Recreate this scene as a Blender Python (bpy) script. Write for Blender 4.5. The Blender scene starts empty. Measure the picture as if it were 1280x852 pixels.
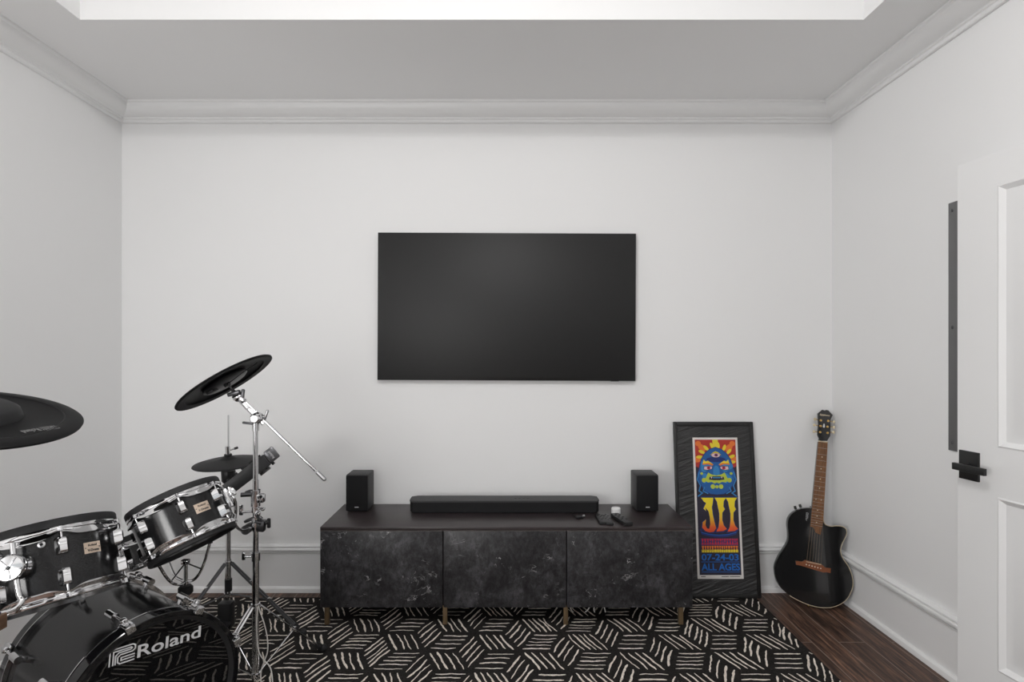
import bpy, bmesh, math, random
from mathutils import Vector, Matrix
random.seed(11)
PI = math.pi
SC = bpy.context.scene
COL = SC.collection

# ------------------------------------------------------------------ camera, world, light, exposure
EYE = 1.335            # camera height
FPX = 700.0            # focal length in pixels of a 1280 px wide frame
cam_d = bpy.data.cameras.new('camera'); cam = bpy.data.objects.new('camera', cam_d); COL.objects.link(cam)
cam.location = (0, 0, EYE); cam.rotation_euler = (PI/2, 0, 0)
cam_d.sensor_width = 36; cam_d.lens = FPX/1280*36
cam_d.shift_x = 10/1280; cam_d.shift_y = 14/1280; cam_d.clip_start = .02
SC.camera = cam
SC.view_settings.view_transform = 'Standard'; SC.view_settings.look = 'None'
SC.view_settings.exposure = -0.12; SC.view_settings.gamma = 1.0; SC.view_settings.use_curve_mapping = False
w = bpy.data.worlds.new('world'); SC.world = w; w.use_nodes = True
w.node_tree.nodes['Background'].inputs[0].default_value = (.75, .78, .8, 1)
w.node_tree.nodes['Background'].inputs[1].default_value = 1.0

def bulb(name, loc, energy, radius, color=(1, 1, 1)):
    l = bpy.data.lights.new(name, 'POINT'); l.energy = energy; l.shadow_soft_size = radius; l.color = color
    o = bpy.data.objects.new(name, l); COL.objects.link(o); o.location = loc
    return o
CEIL_LAMP = (-.05, .42, 3.08)           # lamp hanging in the raised tray
REAR_FILL = (-1.55, -.75, 1.1)       # unseen fill light added behind the camera
bulb('ceiling_light', CEIL_LAMP, 55.0, .07, (1, .99, .98))
bulb('rear_fill_light', REAR_FILL, 98.0, .40, (1, .99, .98))

# ------------------------------------------------------------------ materials
def lin(c): return tuple(((v/255+.055)/1.055)**2.4 if v > 10 else v/255/12.92 for v in c)
def mat(name, rgb, rough=.5, metal=0.0, spec=.5, coat=0.0):
    m = bpy.data.materials.new(name); m.use_nodes = True
    b = m.node_tree.nodes['Principled BSDF']
    b.inputs['Base Color'].default_value = (*rgb, 1); b.inputs['Roughness'].default_value = rough
    b.inputs['Metallic'].default_value = metal; b.inputs['Specular IOR Level'].default_value = spec
    b.inputs['Coat Weight'].default_value = coat; b.inputs['Coat Roughness'].default_value = .04
    return m
def nd(m, t, **kw):
    n = m.node_tree.nodes.new(t)
    for k, v in kw.items(): setattr(n, k, v)
    return n
def ln(m, a, b): m.node_tree.links.new(a, b)
def bs(m): return m.node_tree.nodes['Principled BSDF']
def ramp(m, fac, stops):
    r = nd(m, 'ShaderNodeValToRGB'); e = r.color_ramp.elements
    while len(e) < len(stops): e.new(.5)
    for i, (p, c) in enumerate(stops): e[i].position = p; e[i].color = (*c, 1) if len(c) == 3 else c
    ln(m, fac, r.inputs[0]); return r.outputs[0]
def coords(m, scale=(1, 1, 1), rot=(0, 0, 0), loc=(0, 0, 0)):
    t = nd(m, 'ShaderNodeTexCoord'); p = nd(m, 'ShaderNodeMapping')
    p.inputs['Scale'].default_value = scale; p.inputs['Rotation'].default_value = rot; p.inputs['Location'].default_value = loc
    ln(m, t.outputs['Object'], p.inputs[0]); return p.outputs[0]
def noise(m, vec, scale, detail=4, rough=.5, dist=0):
    n = nd(m, 'ShaderNodeTexNoise'); n.inputs['Scale'].default_value = scale; n.inputs['Detail'].default_value = detail
    n.inputs['Roughness'].default_value = rough; n.inputs['Distortion'].default_value = dist
    if vec is not None: ln(m, vec, n.inputs['Vector'])
    return n.outputs['Fac']
def bump(m, h, strength=.2, dist=.01):
    b = nd(m, 'ShaderNodeBump'); b.inputs['Strength'].default_value = strength; b.inputs['Distance'].default_value = dist
    ln(m, h, b.inputs['Height']); ln(m, b.outputs[0], bs(m).inputs['Normal'])
def mathn(m, op, a, b=None):
    n = nd(m, 'ShaderNodeMath', operation=op)
    for i, v in enumerate((a, b)):
        if v is None: continue
        if isinstance(v, (int, float)): n.inputs[i].default_value = v
        else: ln(m, v, n.inputs[i])
    return n.outputs[0]
def mixc(m, fac, a, b, mode='MIX'):
    n = nd(m, 'ShaderNodeMix', data_type='RGBA', blend_type=mode)
    for sock, v in ((n.inputs[0], fac), (n.inputs[6], a), (n.inputs[7], b)):
        if isinstance(v, tuple): sock.default_value = (*v, 1)
        elif isinstance(v, (int, float)): sock.default_value = v
        else: ln(m, v, sock)
    return n.outputs[2]

M = {}
M['wall'] = mat('wall_paint', (.87, .87, .87), .65, spec=.3); bump(M['wall'], noise(M['wall'], coords(M['wall']), 220, 2), .06, .002)
M['ceil'] = mat('ceiling_paint', (.88, .88, .88), .8, spec=.2); bump(M['ceil'], noise(M['ceil'], coords(M['ceil']), 200, 2), .05, .002)
M['trim'] = mat('white_trim_paint', (.86, .86, .86), .35, spec=.4)
M['doorp'] = mat('white_door_paint', (.83, .83, .83), .38, spec=.4)
M['black_metal'] = mat('matte_black_metal', (.012, .012, .012), .42, spec=.5)
M['strip'] = mat('grey_steel_strip', (.15, .15, .152), .5, .15)
M['chrome'] = mat('chrome', (.70, .70, .71), .07, 1.0)
M['steel'] = mat('brushed_steel', (.48, .48, .49), .3, 1.0)
M['dark_steel'] = mat('dark_steel', (.12, .12, .125), .32, .9)
M['gold'] = mat('gold_plating', (.78, .55, .22), .25, 1.0)
M['pearl'] = mat('cream_tuner_button', (.72, .62, .42), .3)
M['rubber'] = mat('black_rubber', (.018, .018, .019), .62, spec=.3)
M['cymbal'] = mat('black_cymbal_rubber', (.0065, .0065, .007), .55, spec=.14)
M['cymbal_grey'] = mat('grey_black_plastic', (.020, .020, .021), .58, spec=.18)
M['plastic'] = mat('black_plastic', (.014, .014, .015), .4, spec=.45)
M['head'] = mat('black_mesh_head', (.02, .02, .021), .7, spec=.3)
M['grille'] = mat('black_speaker_grille', (.010, .010, .011), .75, spec=.25)
M['spkcase'] = mat('black_speaker_case', (.030, .030, .031), .5, spec=.4)
M['gloss'] = mat('gloss_black', (.006, .006, .007), .06, spec=.55)
M['film'] = mat('mirror_black_film', (.005, .005, .0055), .02, spec=.6)
M['spark'] = mat('black_sparkle_lacquer', (.010, .010, .011), .17, spec=.38)
v = noise(M['spark'], coords(M['spark']), 900, 1)
ln(M['spark'], ramp(M['spark'], v, [(.55, (.006, .006, .0065)), (.78, (.035, .035, .037))]), bs(M['spark']).inputs['Base Color'])
M['badge'] = mat('champagne_metal_badge', (.62, .50, .40), .35, .55)
M['ink'] = mat('black_print', (.015, .015, .015), .5)
M['silver_print'] = mat('silver_print', (.62, .62, .63), .45)
M['dim_print'] = mat('grey_print', (.16, .16, .16), .5)
M['white_plastic'] = mat('white_plastic', (.80, .80, .80), .35)
M['white_cable'] = mat('white_cable', (.62, .60, .57), .5)
M['screen'] = mat('dark_screen', (.006, .006, .0062), .52, spec=.5)
M['bezel'] = mat('black_bezel', (.008, .008, .008), .35)
M['brass'] = mat('bronze_leg', lin((124, 104, 78)), .42, .55)
M['glint'] = mat('gap_glint_brown', (.11, .095, .09), .4)  # brown tone painted for the reflection in the gap under the top
M['mat_board'] = mat('black_wrapped_mat', (.030, .030, .031), .28, spec=.55)
t = nd(M['mat_board'], 'ShaderNodeTexCoord'); tm = nd(M['mat_board'], 'ShaderNodeMapping', vector_type='TEXTURE')
tm.inputs['Rotation'].default_value = (0, -.33, 0); tm.inputs['Scale'].default_value = (.30, 1, .040); ln(M['mat_board'], t.outputs['Object'], tm.inputs[0])
bump(M['mat_board'], noise(M['mat_board'], tm.outputs[0], 2.0, 4, .55, .6), .8, .016)
M['frame'] = mat('black_frame', (.014, .014, .014), .4)
M['paper'] = mat('poster_paper', (.72, .69, .66), .6)
M['dk'] = mat('poster_dark', (.022, .018, .035), .6)
for k, c in dict(red=(176, 50, 40), orange=(226, 120, 50), yellow=(228, 206, 50), blue=(30, 92, 158), lblue=(52, 130, 190), navy=(34, 48, 110), green=(186, 200, 66), pink=(216, 190, 196), purple=(120, 44, 90), ltxt=(26, 104, 190), rtxt=(196, 44, 64)).items():
    M['p_'+k] = mat('poster_'+k, lin(c), .55)
mm = M['grad'] = mat('poster_fire_ink', (.5, .2, .1), .55)         # printed yellow-to-red fade
sp = nd(mm, 'ShaderNodeSeparateXYZ'); ln(mm, coords(mm), sp.inputs[0])
ln(mm, ramp(mm, mathn(mm, 'MULTIPLY', sp.outputs[2], 1.0), [(.30, lin((222, 56, 50))), (.37, lin((232, 92, 44))), (.43, lin((236, 200, 40))), (.5, lin((238, 216, 40)))]), bs(mm).inputs['Base Color'])

# dark marble-look cabinet fronts
mm = M['marble'] = mat('black_marble', (.03, .03, .03), .38, spec=.4)
cv = coords(mm)
n1 = noise(mm, cv, 9, 10, .70, .9); base = ramp(mm, n1, [(.36, (.014, .0132, .0145)), (.50, (.028, .027, .029)), (.62, (.048, .046, .050)), (.72, (.075, .073, .078))])
n1b = noise(mm, coords(mm, (1, 1, .6), (0, .7, 0)), 60, 6, .75, .4); base = mixc(mm, 1.0, base, ramp(mm, n1b, [(.38, (.5, .5, .5)), (.62, (1.6, 1.6, 1.6))]), 'MULTIPLY')
def vein_net(sc, rot, loc, wd, mscale, mloc, lo):
    q = noise(mm, coords(mm, (1, 1, 1.4), (0, rot, 0), loc), sc, 7, .62, .8)
    q = ramp(mm, mathn(mm, 'ABSOLUTE', mathn(mm, 'SUBTRACT', q, .5)), [(0, (1, 1, 1)), (wd, (0, 0, 0))])
    return mathn(mm, 'MULTIPLY', q, ramp(mm, noise(mm, coords(mm, loc=mloc), mscale, 3, .6, .4), [(lo, (0, 0, 0)), (lo+.09, (1, 1, 1))]))
v1 = vein_net(2.2, .7, (3, 0, 2), .0055, 5.5, (7, 1, 5), .58)
v2 = vein_net(3.4, -.5, (9, 0, 4), .005, 6.5, (2, 5, 1), .59)
spk = ramp(mm, noise(mm, coords(mm, loc=(1, 4, 9)), 38, 5, .75, .8), [(.60, (0, 0, 0)), (.67, (1, 1, 1))])
msk2 = ramp(mm, noise(mm, coords(mm, loc=(2, 8, 3)), 6.5, 2, .5), [(.59, (0, 0, 0)), (.66, (1, 1, 1))])
vv = mathn(mm, 'MAXIMUM', mathn(mm, 'MAXIMUM', v1, v2), mathn(mm, 'MULTIPLY', spk, msk2))
ln(mm, mixc(mm, mathn(mm, 'MULTIPLY', vv, .85), base, (.56, .55, .55)), bs(mm).inputs['Base Color'])
# dark brown cabinet carcass
mm = M['carcass'] = mat('black_brown_wood', (.03, .024, .024), .36, spec=.5)
ln(mm, ramp(mm, noise(mm, coords(mm, (2, 40, 40)), 3, 5, .6, .3), [(.3, (.020, .016, .0165)), (.7, (.042, .031, .032))]), bs(mm).inputs['Base Color'])
# walnut floor planks running away from the camera
mm = M['floor'] = mat('dark_plank_floor', (.05, .03, .02), .42, spec=.32)
tx = nd(mm, 'ShaderNodeTexCoord'); sx = nd(mm, 'ShaderNodeSeparateXYZ'); cx_ = nd(mm, 'ShaderNodeCombineXYZ')
ln(mm, tx.outputs['Object'], sx.inputs[0]); ln(mm, sx.outputs[1], cx_.inputs[0]); ln(mm, mathn(mm, 'ADD', sx.outputs[0], .045), cx_.inputs[1])
br = nd(mm, 'ShaderNodeTexBrick'); ln(mm, cx_.outputs[0], br.inputs[0]); br.offset = .37
for k, v_ in {'Scale': 1.0, 'Mortar Size': .0022, 'Mortar Smooth': .1, 'Bias': 0.0, 'Brick Width': .86, 'Row Height': .122}.items(): br.inputs[k].default_value = v_
br.inputs['Color1'].default_value = (.42, .40, .40, 1); br.inputs['Color2'].default_value = (1.0, .95, .92, 1); br.inputs['Mortar'].default_value = (.5, .5, .5, 1)
stretch = nd(mm, 'ShaderNodeMapping'); stretch.inputs['Scale'].default_value = (1.6, 19, 1); ln(mm, cx_.outputs[0], stretch.inputs[0])
add = nd(mm, 'ShaderNodeVectorMath', operation='ADD'); ln(mm, stretch.outputs[0], add.inputs[0]); ln(mm, br.outputs['Color'], add.inputs[1])
g = noise(mm, add.outputs[0], 2.6, 9, .68, 1.0)
wood = ramp(mm, g, [(.30, (.016, .0095, .007)), (.44, (.060, .035, .026)), (.56, (.15, .082, .056)), (.70, (.34, .185, .12))])
wood = mixc(mm, .55, wood, br.outputs['Color'], 'MULTIPLY')
wood = mixc(mm, br.outputs['Fac'], wood, (.24, .185, .155))
ln(mm, wood, bs(mm).inputs['Base Color']); bump(mm, mathn(mm, 'SUBTRACT', g, mathn(mm, 'MULTIPLY', br.outputs['Fac'], .6)), .12, .004)
# rug
mm = M['rug'] = mat('charcoal_wool', (.02, .02, .02), .95, spec=.1)
nr = noise(mm, coords(mm), 160, 4, .7); ln(mm, ramp(mm, nr, [(.3, (.008, .0075, .0075)), (.7, (.040, .036, .034))]), bs(mm).inputs['Base Color']); bump(mm, nr, .6, .006)
mm = M['rug_line'] = mat('cream_wool', (.6, .53, .46), .95, spec=.1)
nr = noise(mm, coords(mm), 140, 3, .7); ln(mm, ramp(mm, nr, [(.3, (.52, .46, .39)), (.58, (.88, .81, .73))]), bs(mm).inputs['Base Color']); bump(mm, nr, .5, .004)
# rosewood
mm = M['rose'] = mat('rosewood', (.2, .08, .03), .4)
ln(mm, ramp(mm, noise(mm, coords(mm, (60, 60, 4)), 3, 6, .6, .4), [(.3, (.085, .036, .015)), (.7, (.27, .115, .042))]), bs(mm).inputs['Base Color'])
M['bridge'] = mat('reddish_bridge_wood', (.20, .062, .022), .35)
M['cream'] = mat('cream_binding', (.62, .52, .36), .4)
M['inlay'] = mat('pearl_inlay', (.75, .70, .60), .3)
M['guitar'] = mat('black_guitar_lacquer', (.009, .009, .0095), .10, spec=.5, coat=.5)
M['string'] = mat('bronze_string', (.20, .14, .085), .45, .7)
M['table_wood'] = mat('brown_table_wood', (.12, .065, .035), .4)
ln(M['table_wood'], ramp(M['table_wood'], noise(M['table_wood'], coords(M['table_wood'], (30, 3, 30)), 3, 6), [(.3, (.07, .036, .02)), (.7, (.18, .10, .055))]), bs(M['table_wood']).inputs['Base Color'])
M['blue_cloth'] = mat('navy_cloth', (.02, .03, .075), .5)

# ------------------------------------------------------------------ mesh helpers
ROOTM = {}                                              # object name -> world matrix of its thing
def at(px, py, d):                                      # point at distance d seen at photo pixel (px, py)
    return Vector(((px-630)*d/FPX, d, EYE-(py-440)*d/FPX))
def frame_z(n, xh=Vector((0, 0, 1))):                   # rotation whose z axis is n and whose x axis leans to xh
    n = Vector(n).normalized(); x = xh - n*xh.dot(n)
    if x.length < 1e-5: x = Vector((1, 0, 0)) - n*n.x
    x.normalize(); y = n.cross(x)
    return Matrix((x, y, n)).transposed()
class MB:
    def __init__(s): s.v = []; s.f = []; s.m = []
    def add(s, vs, fs, mi=0, X=None):
        o = len(s.v); s.v += [tuple(X @ Vector(p)) if X else tuple(p) for p in vs]
        s.f += [tuple(i+o for i in f) for f in fs]; s.m += [mi]*len(fs); return s
    def box(s, c, size, R=None, bev=0, mi=0, seg=2):
        bm = bmesh.new(); bmesh.ops.create_cube(bm, size=1)
        for q in bm.verts: q.co = Vector((q.co.x*size[0], q.co.y*size[1], q.co.z*size[2]))
        if bev: bmesh.ops.bevel(bm, geom=bm.edges[:], offset=bev, segments=seg, affect='EDGES', profile=.5)
        X = Matrix.Translation(c) @ (R.to_4x4() if R else Matrix.Identity(4))
        bm.verts.index_update()
        s.add([q.co.copy() for q in bm.verts], [[q.index for q in f.verts] for f in bm.faces], mi, X); bm.free(); return s
    def span(s, a, b, bev=0, mi=0):                     # box between two corners
        a = Vector(a); b = Vector(b); d = b-a
        return s.box((a+b)/2, (abs(d.x), abs(d.y), abs(d.z)), None, bev, mi)
    def cyl(s, p0, p1, r0, r1=None, seg=16, mi=0):
        p0 = Vector(p0); p1 = Vector(p1); r1 = r0 if r1 is None else r1
        R = frame_z(p1-p0, Vector((.31, .2, .9)))
        vs = []; 
        for p, r in ((p0, r0), (p1, r1)):
            for k in range(seg):
                a = 2*PI*k/seg; vs.append(p + R @ Vector((r*math.cos(a), r*math.sin(a), 0)))
        fs = [(k, (k+1) % seg, seg+(k+1) % seg, seg+k) for k in range(seg)] + [tuple(range(seg))[::-1], tuple(range(seg, 2*seg))]
        return s.add(vs, fs, mi)
    def tube(s, pts, r, seg=8, mi=0, smooth=0):
        pts = [Vector(p) for p in pts]
        for _ in range(smooth):
            q = [pts[0]]
            for a, b in zip(pts, pts[1:]): q += [a*.75+b*.25, a*.25+b*.75]
            pts = q + [pts[-1]]
        n = len(pts); ref = None; vs = []
        for i, p in enumerate(pts):
            t = (pts[min(i+1, n-1)]-pts[max(i-1, 0)]).normalized()
            if ref is None: ref = Vector((0, 0, 1)) if abs(t.z) < .9 else Vector((1, 0, 0))
            ref = (ref - t*ref.dot(t)).normalized(); b = t.cross(ref); rr = r[i] if isinstance(r, (list, tuple)) else r
            for k in range(seg): vs.append(p + ref*rr*math.cos(2*PI*k/seg) + b*rr*math.sin(2*PI*k/seg))
        fs = [(i*seg+k, i*seg+(k+1) % seg, (i+1)*seg+(k+1) % seg, (i+1)*seg+k) for i in range(n-1) for k in range(seg)]
        fs += [tuple(range(seg))[::-1], tuple(range((n-1)*seg, n*seg))]
        return s.add(vs, fs, mi)
    def lathe(s, prof, seg=48, mi=0, X=None, closed=False):
        vs = []; fs = []; idx = []
        for r, z in prof:
            if abs(r) < 1e-6: idx.append([len(vs)]*seg); vs.append(Vector((0, 0, z)))
            else:
                idx.append(list(range(len(vs), len(vs)+seg))); vs += [Vector((r*math.cos(2*PI*k/seg), r*math.sin(2*PI*k/seg), z)) for k in range(seg)]
        rows = list(zip(idx, idx[1:])) + ([(idx[-1], idx[0])] if closed else [])
        for a, b in rows:
            for k in range(seg):
                f = []
                for i in (a[k], a[(k+1) % seg], b[(k+1) % seg], b[k]):
                    if i not in f: f.append(i)
                if len(f) > 2: fs.append(f)
        return s.add(vs, fs, mi, X)
    def ball(s, c, r, sc=(1, 1, 1), seg=14, mi=0, R=None):
        X = Matrix.Translation(c) @ (R.to_4x4() if R else Matrix.Identity(4)) @ Matrix.Diagonal((*sc, 1))
        return s.lathe([(r*math.sin(PI*k/8) if 0 < k < 8 else 0, -r*math.cos(PI*k/8)) for k in range(9)], seg, mi, X)
    def prism(s, poly, z0, z1, X=None, mi=0):           # polygon in x, y pulled from z0 to z1
        n = len(poly); vs = [(x, y, z0) for x, y in poly] + [(x, y, z1) for x, y in poly]
        fs = [tuple(range(n))[::-1], tuple(range(n, 2*n))] + [(k, (k+1) % n, n+(k+1) % n, n+k) for k in range(n)]
        return s.add(vs, fs, mi, X)
    def build(s, name, mats, parent=None, world=False, angle=38):
        if not isinstance(mats, (list, tuple)): mats = [mats]
        me = bpy.data.meshes.new(name)
        vs = s.v
        if world and parent is not None:
            I = ROOTM[parent.name].inverted(); vs = [tuple(I @ Vector(p)) for p in vs]
        me.from_pydata(vs, [], s.f)
        for m_ in mats: me.materials.append(m_)
        if len(mats) > 1: me.polygons.foreach_set('material_index', s.m)
        bm = bmesh.new(); bm.from_mesh(me); bmesh.ops.recalc_face_normals(bm, faces=bm.faces[:]); bm.to_mesh(me); bm.free()
        me.shade_smooth(); me.set_sharp_from_angle(angle=math.radians(angle)); me.update()
        o = bpy.data.objects.new(name, me); COL.objects.link(o)
        if parent is not None:
            o.parent = parent; ROOTM[o.name] = ROOTM[parent.name]
        else: ROOTM[o.name] = Matrix.Identity(4)
        return o
def thing(name, label, cat, loc=(0, 0, 0), R=None, group=None):
    o = bpy.data.objects.new(name, None); COL.objects.link(o); o.empty_display_size = .05
    X = Matrix.Translation(loc) @ (R.to_4x4() if R else Matrix.Identity(4)); o.matrix_world = X; ROOTM[o.name] = X
    o['label'] = label; o['category'] = cat
    if group: o['group'] = group
    return o
def struct(o): o['kind'] = 'structure'; return o
def single(mb, name, mats, label, cat, base, group=None, angle=38):      # a thing that is one mesh, its origin at its base
    base = Vector(base); mb.v = [tuple(Vector(p)-base) for p in mb.v]
    o = mb.build(name, mats, None, angle=angle); o.location = base; o['label'] = label; o['category'] = cat
    ROOTM[o.name] = Matrix.Translation(base)
    if group: o['group'] = group
    return o
def text_geo(txt, size, bold=0.0, shear=0.0, space=1.0):
    cu = bpy.data.curves.new('lettering', 'FONT'); cu.body = txt; cu.size = size; cu.offset = bold; cu.shear = shear
    cu.space_character = space; cu.fill_mode = 'BOTH'; cu.extrude = .0006
    o = bpy.data.objects.new('lettering', cu); COL.objects.link(o); bpy.context.view_layer.update()
    me = bpy.data.meshes.new_from_object(o.evaluated_get(bpy.context.evaluated_depsgraph_get()))
    vs = [v_.co.copy() for v_ in me.vertices]; fs = [tuple(p.vertices) for p in me.polygons]
    bpy.data.objects.remove(o); bpy.data.curves.remove(cu); bpy.data.meshes.remove(me)
    x0 = min(p.x for p in vs); x1 = max(p.x for p in vs); y0 = min(p.y for p in vs); y1 = max(p.y for p in vs)
    return [Vector((p.x-x0, p.y, p.z)) for p in vs], fs, x1-x0, y0, y1
def put_text(mb, txt, X, height, width=None, bold=0.0, shear=0.0, mi=0, space=1.0):     # baseline-left at X origin, capital height given
    vs, fs, wd, y0, y1 = text_geo(txt, 1.0, bold, shear, space)
    k = height/.72; kx = k if width is None else width/wd
    mb.add([(p.x*kx, p.y*k, p.z*.6) for p in vs], fs, mi, X); return wd*kx
def stroke(mb, pts, wd, X, mi=0, h=.0006):               # flat ribbon with square ends along a polyline, in the x, y plane of X
    pts = [Vector((*p, 0)) for p in pts]; n = len(pts); L = []; Rr = []
    for i, p in enumerate(pts):
        a = (p-pts[i-1]).normalized() if i else None; b = (pts[i+1]-p).normalized() if i < n-1 else None
        t = ((a or b)+(b or a)).normalized(); nn = Vector((-t.y, t.x, 0)); q = wd/2/max(.5, nn.dot(Vector((-(a or b).y, (a or b).x, 0))))
        L.append(p+nn*q); Rr.append(p-nn*q)
    vs = [(p.x, p.y, h) for p in L+Rr] + [(p.x, p.y, 0) for p in L+Rr]
    fs = [(i, i+1, n+i+1, n+i) for i in range(n-1)]
    mb.add(vs[:2*n], fs, mi, X)
MARK = [[(0, 0), (0, 1), (1.3, 1), (1.45, .9), (1.45, .68), (1.3, .56), (.62, .56), (.46, .44), (.46, .12), (.6, .0), (1.45, 0)],
        [(.2, 0), (.2, .84), (1.2, .84), (1.27, .78), (1.2, .71), (.5, .71), (.33, .55), (.33, 0)], [(1.45, .36), (.66, .36), (.66, .19), (1.45, .19)]]
def logo(mb, X, height, length, mi=0, word=True):       # ribbon mark and the maker's name
    k = height*1.25
    for pl in MARK: stroke(mb, [(x*k, y*k) for x, y in pl], .085*k, X, mi)
    if word: put_text(mb, 'Roland', X @ Matrix.Translation((1.62*k, 0, 0)), height, length-1.62*k, .012, mi=mi)
def smooth_loop(pts, n=6):                              # closed Catmull-Rom
    out = []; N = len(pts)
    for i in range(N):
        p0, p1, p2, p3 = [Vector(pts[(i+j-1) % N]) for j in range(4)]
        for k in range(n):
            t = k/n; out.append(.5*((2*p1)+(p2-p0)*t+(2*p0-5*p1+4*p2-p3)*t*t+(3*p1-p0-3*p2+p3)*t**3))
    return [tuple(p) for p in out]

# ------------------------------------------------------------------ room shell
XL, XR, YB, YF, ZC = -2.143, 1.839, 3.14, -2.2, 2.712
struct(MB().span((XL-.1, YF-.1, -.08), (XR+1.5, YB+.1, 0)).build('floor', M['floor']))
struct(MB().span((XL-.1, YB, 0), (XR+.1, YB+.1, 3.3)).build('wall_back', M['wall']))
struct(MB().span((XL-.1, YF-.1, 0), (XL, YB, 3.3)).build('wall_left', M['wall']))
DY0, DY1, DZ = .50, 1.33, 2.05                          # doorway in the right wall, beside the camera
wr = MB().span((XR, DY1, 0), (XR+.12, YB, 3.3)).span((XR, YF-.1, 0), (XR+.12, DY0, 3.3)).span((XR, DY0, DZ), (XR+.12, DY1, 3.3))
struct(wr.build('wall_right', M['wall']))
struct(MB().span((XR+1.3, -.6, 0), (XR+1.4, 2.6, 2.6)).span((XR+.12, -.7, 0), (XR+1.4, -.6, 2.6)).span((XR+.12, 2.6, 0), (XR+1.4, 2.7, 2.6)).span((XR+.12, -.7, 2.5), (XR+1.4, 2.7, 2.6)).build('wall_hallway', M['wall']))
# wall behind the camera: window added as fill, dark closet added for screen reflections
W0, W1, WZ0, WZ1 = -1.9, .2, .15, 2.25; C0, C1, CZ = .65, 1.65, 2.1
wf = MB()
wf.span((XL, YF-.1, 0), (W0, YF, 3.3)).span((W0, YF-.1, 0), (W1, YF, WZ0)).span((W0, YF-.1, WZ1), (W1, YF, 3.3))
wf.span((W1, YF-.1, 0), (C0, YF, 3.3)).span((C0, YF-.1, CZ), (C1, YF, 3.3)).span((C1, YF-.1, 0), (XR, YF, 3.3))
struct(wf.build('wall_front', M['wall']))
M['closet'] = mat('dark_reflection_paint', (.12, .12, .12), .7)  # kept dark so the television mirrors a darker right side
struct(MB().span((C0-.1, YF-.9, 0), (C1+.1, YF-.8, 2.3)).span((C0-.1, YF-.8, 0), (C0, YF-.1, 2.3)).span((C1, YF-.8, 0), (C1+.1, YF-.1, 2.3)).span((C0-.1, YF-.9, 2.2), (C1+.1, YF-.1, 2.3)).span((C0-.1, YF-.9, -.08), (C1+.1, YF-.1, 0)).build('added_closet', M['closet']))
wn = MB()
for a, b in (((W0-.08, YF, WZ0-.08), (W0, YF+.025, WZ1+.08)), ((W1, YF, WZ0-.08), (W1+.08, YF+.025, WZ1+.08)), ((W0, YF, WZ1), (W1, YF+.025, WZ1+.08)), ((W0, YF, WZ0-.08), (W1, YF+.025, WZ0)),
             (((W0+W1)/2-.025, YF-.07, WZ0), ((W0+W1)/2+.025, YF-.03, WZ1)), ((W0, YF-.07, 1.43), (W1, YF-.03, 1.47))): wn.span(a, b, .004)
struct(wn.build('fill_window_1', M['trim']))
# ceiling with a raised tray
TX0, TX1, TY0, TY1, TZ = -1.757, 1.490, -1.5, 2.32, 3.22
ce = MB()
ce.span((XL, TY1, ZC), (XR, YB, ZC+.02)).span((XL, YF, ZC), (XR, TY0, ZC+.02)).span((XL, TY0, ZC), (TX0, TY1, ZC+.02)).span((TX1, TY0, ZC), (XR, TY1, ZC+.02))
ce.span((TX0-.02, TY1, ZC+.02), (TX1+.02, TY1+.02, TZ)).span((TX0-.02, TY0-.02, ZC+.02), (TX1+.02, TY0, TZ)).span((TX0-.02, TY0, ZC+.02), (TX0, TY1, TZ)).span((TX1, TY0, ZC+.02), (TX1+.02, TY1, TZ))
ce.span((XL, YF-.1, TZ), (XR, YB, TZ+.03))
struct(ce.build('ceiling', M['ceil'], angle=10))
cl_ = thing('ceiling_lamp', 'white ceiling lamp holder in the raised tray', 'lamp', (CEIL_LAMP[0], CEIL_LAMP[1], TZ))
MB().lathe([(0, 0), (.07, 0), (.065, -.02), (.02, -.03), (.02, -.045), (0, -.045)], 32).build('canopy', M['trim'], cl_)
fl_ = thing('fill_light_stand', 'black stand added under the unseen fill light behind the camera', 'lamp', (REAR_FILL[0], REAR_FILL[1], 0))
MB().lathe([(0, 0), (.14, 0), (.14, .015), (.02, .025), (0, .025)], 32).build('base', M['black_metal'], fl_)
MB().cyl((0, 0, .02), (0, 0, .68), .012).build('pole', M['black_metal'], fl_)
# mouldings: profile (out from wall, height) swept along a wall, mitred at both ends
def sweep(name, prof, wall, mats, a=None, b=None, m0=1, m1=1):
    n = len(prof); mb = MB(); vs = []
    for e in (0, 1):
        for d, z in prof:
            if wall == 'back': vs.append((XL+d if e == 0 else XR-d, YB-d, z))
            if wall == 'front': vs.append((XL+d if e == 0 else XR-d, YF+d, z))
            if wall == 'left': vs.append((XL+d, YF+d if e == 0 else YB-d, z))
            if wall == 'right':
                y0 = YF+d if a is None else a; y1 = YB-d if b is None else b
                vs.append((XR-d, y0 if e == 0 else y1, z))
    fs = [(k, (k+1) % n, n+(k+1) % n, n+k) for k in range(n)] + [tuple(range(n)), tuple(range(n, 2*n))[::-1]]
    return struct(mb.add(vs, fs).build(name, mats, angle=25))
cz = ZC
crown = [(0, cz), (.094, cz), (.094, cz-.010), (.086, cz-.016)] + [(.026+.06*math.cos(t)**1.2, cz-.022-.046*math.sin(t)) for t in [i*PI/2/8 for i in range(1, 8)]] + [(.026, cz-.070), (.024, cz-.073), (.024, cz-.077), (.017, cz-.081), (.017, cz-.093), (.012, cz-.097), (0, cz-.097)]
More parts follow.
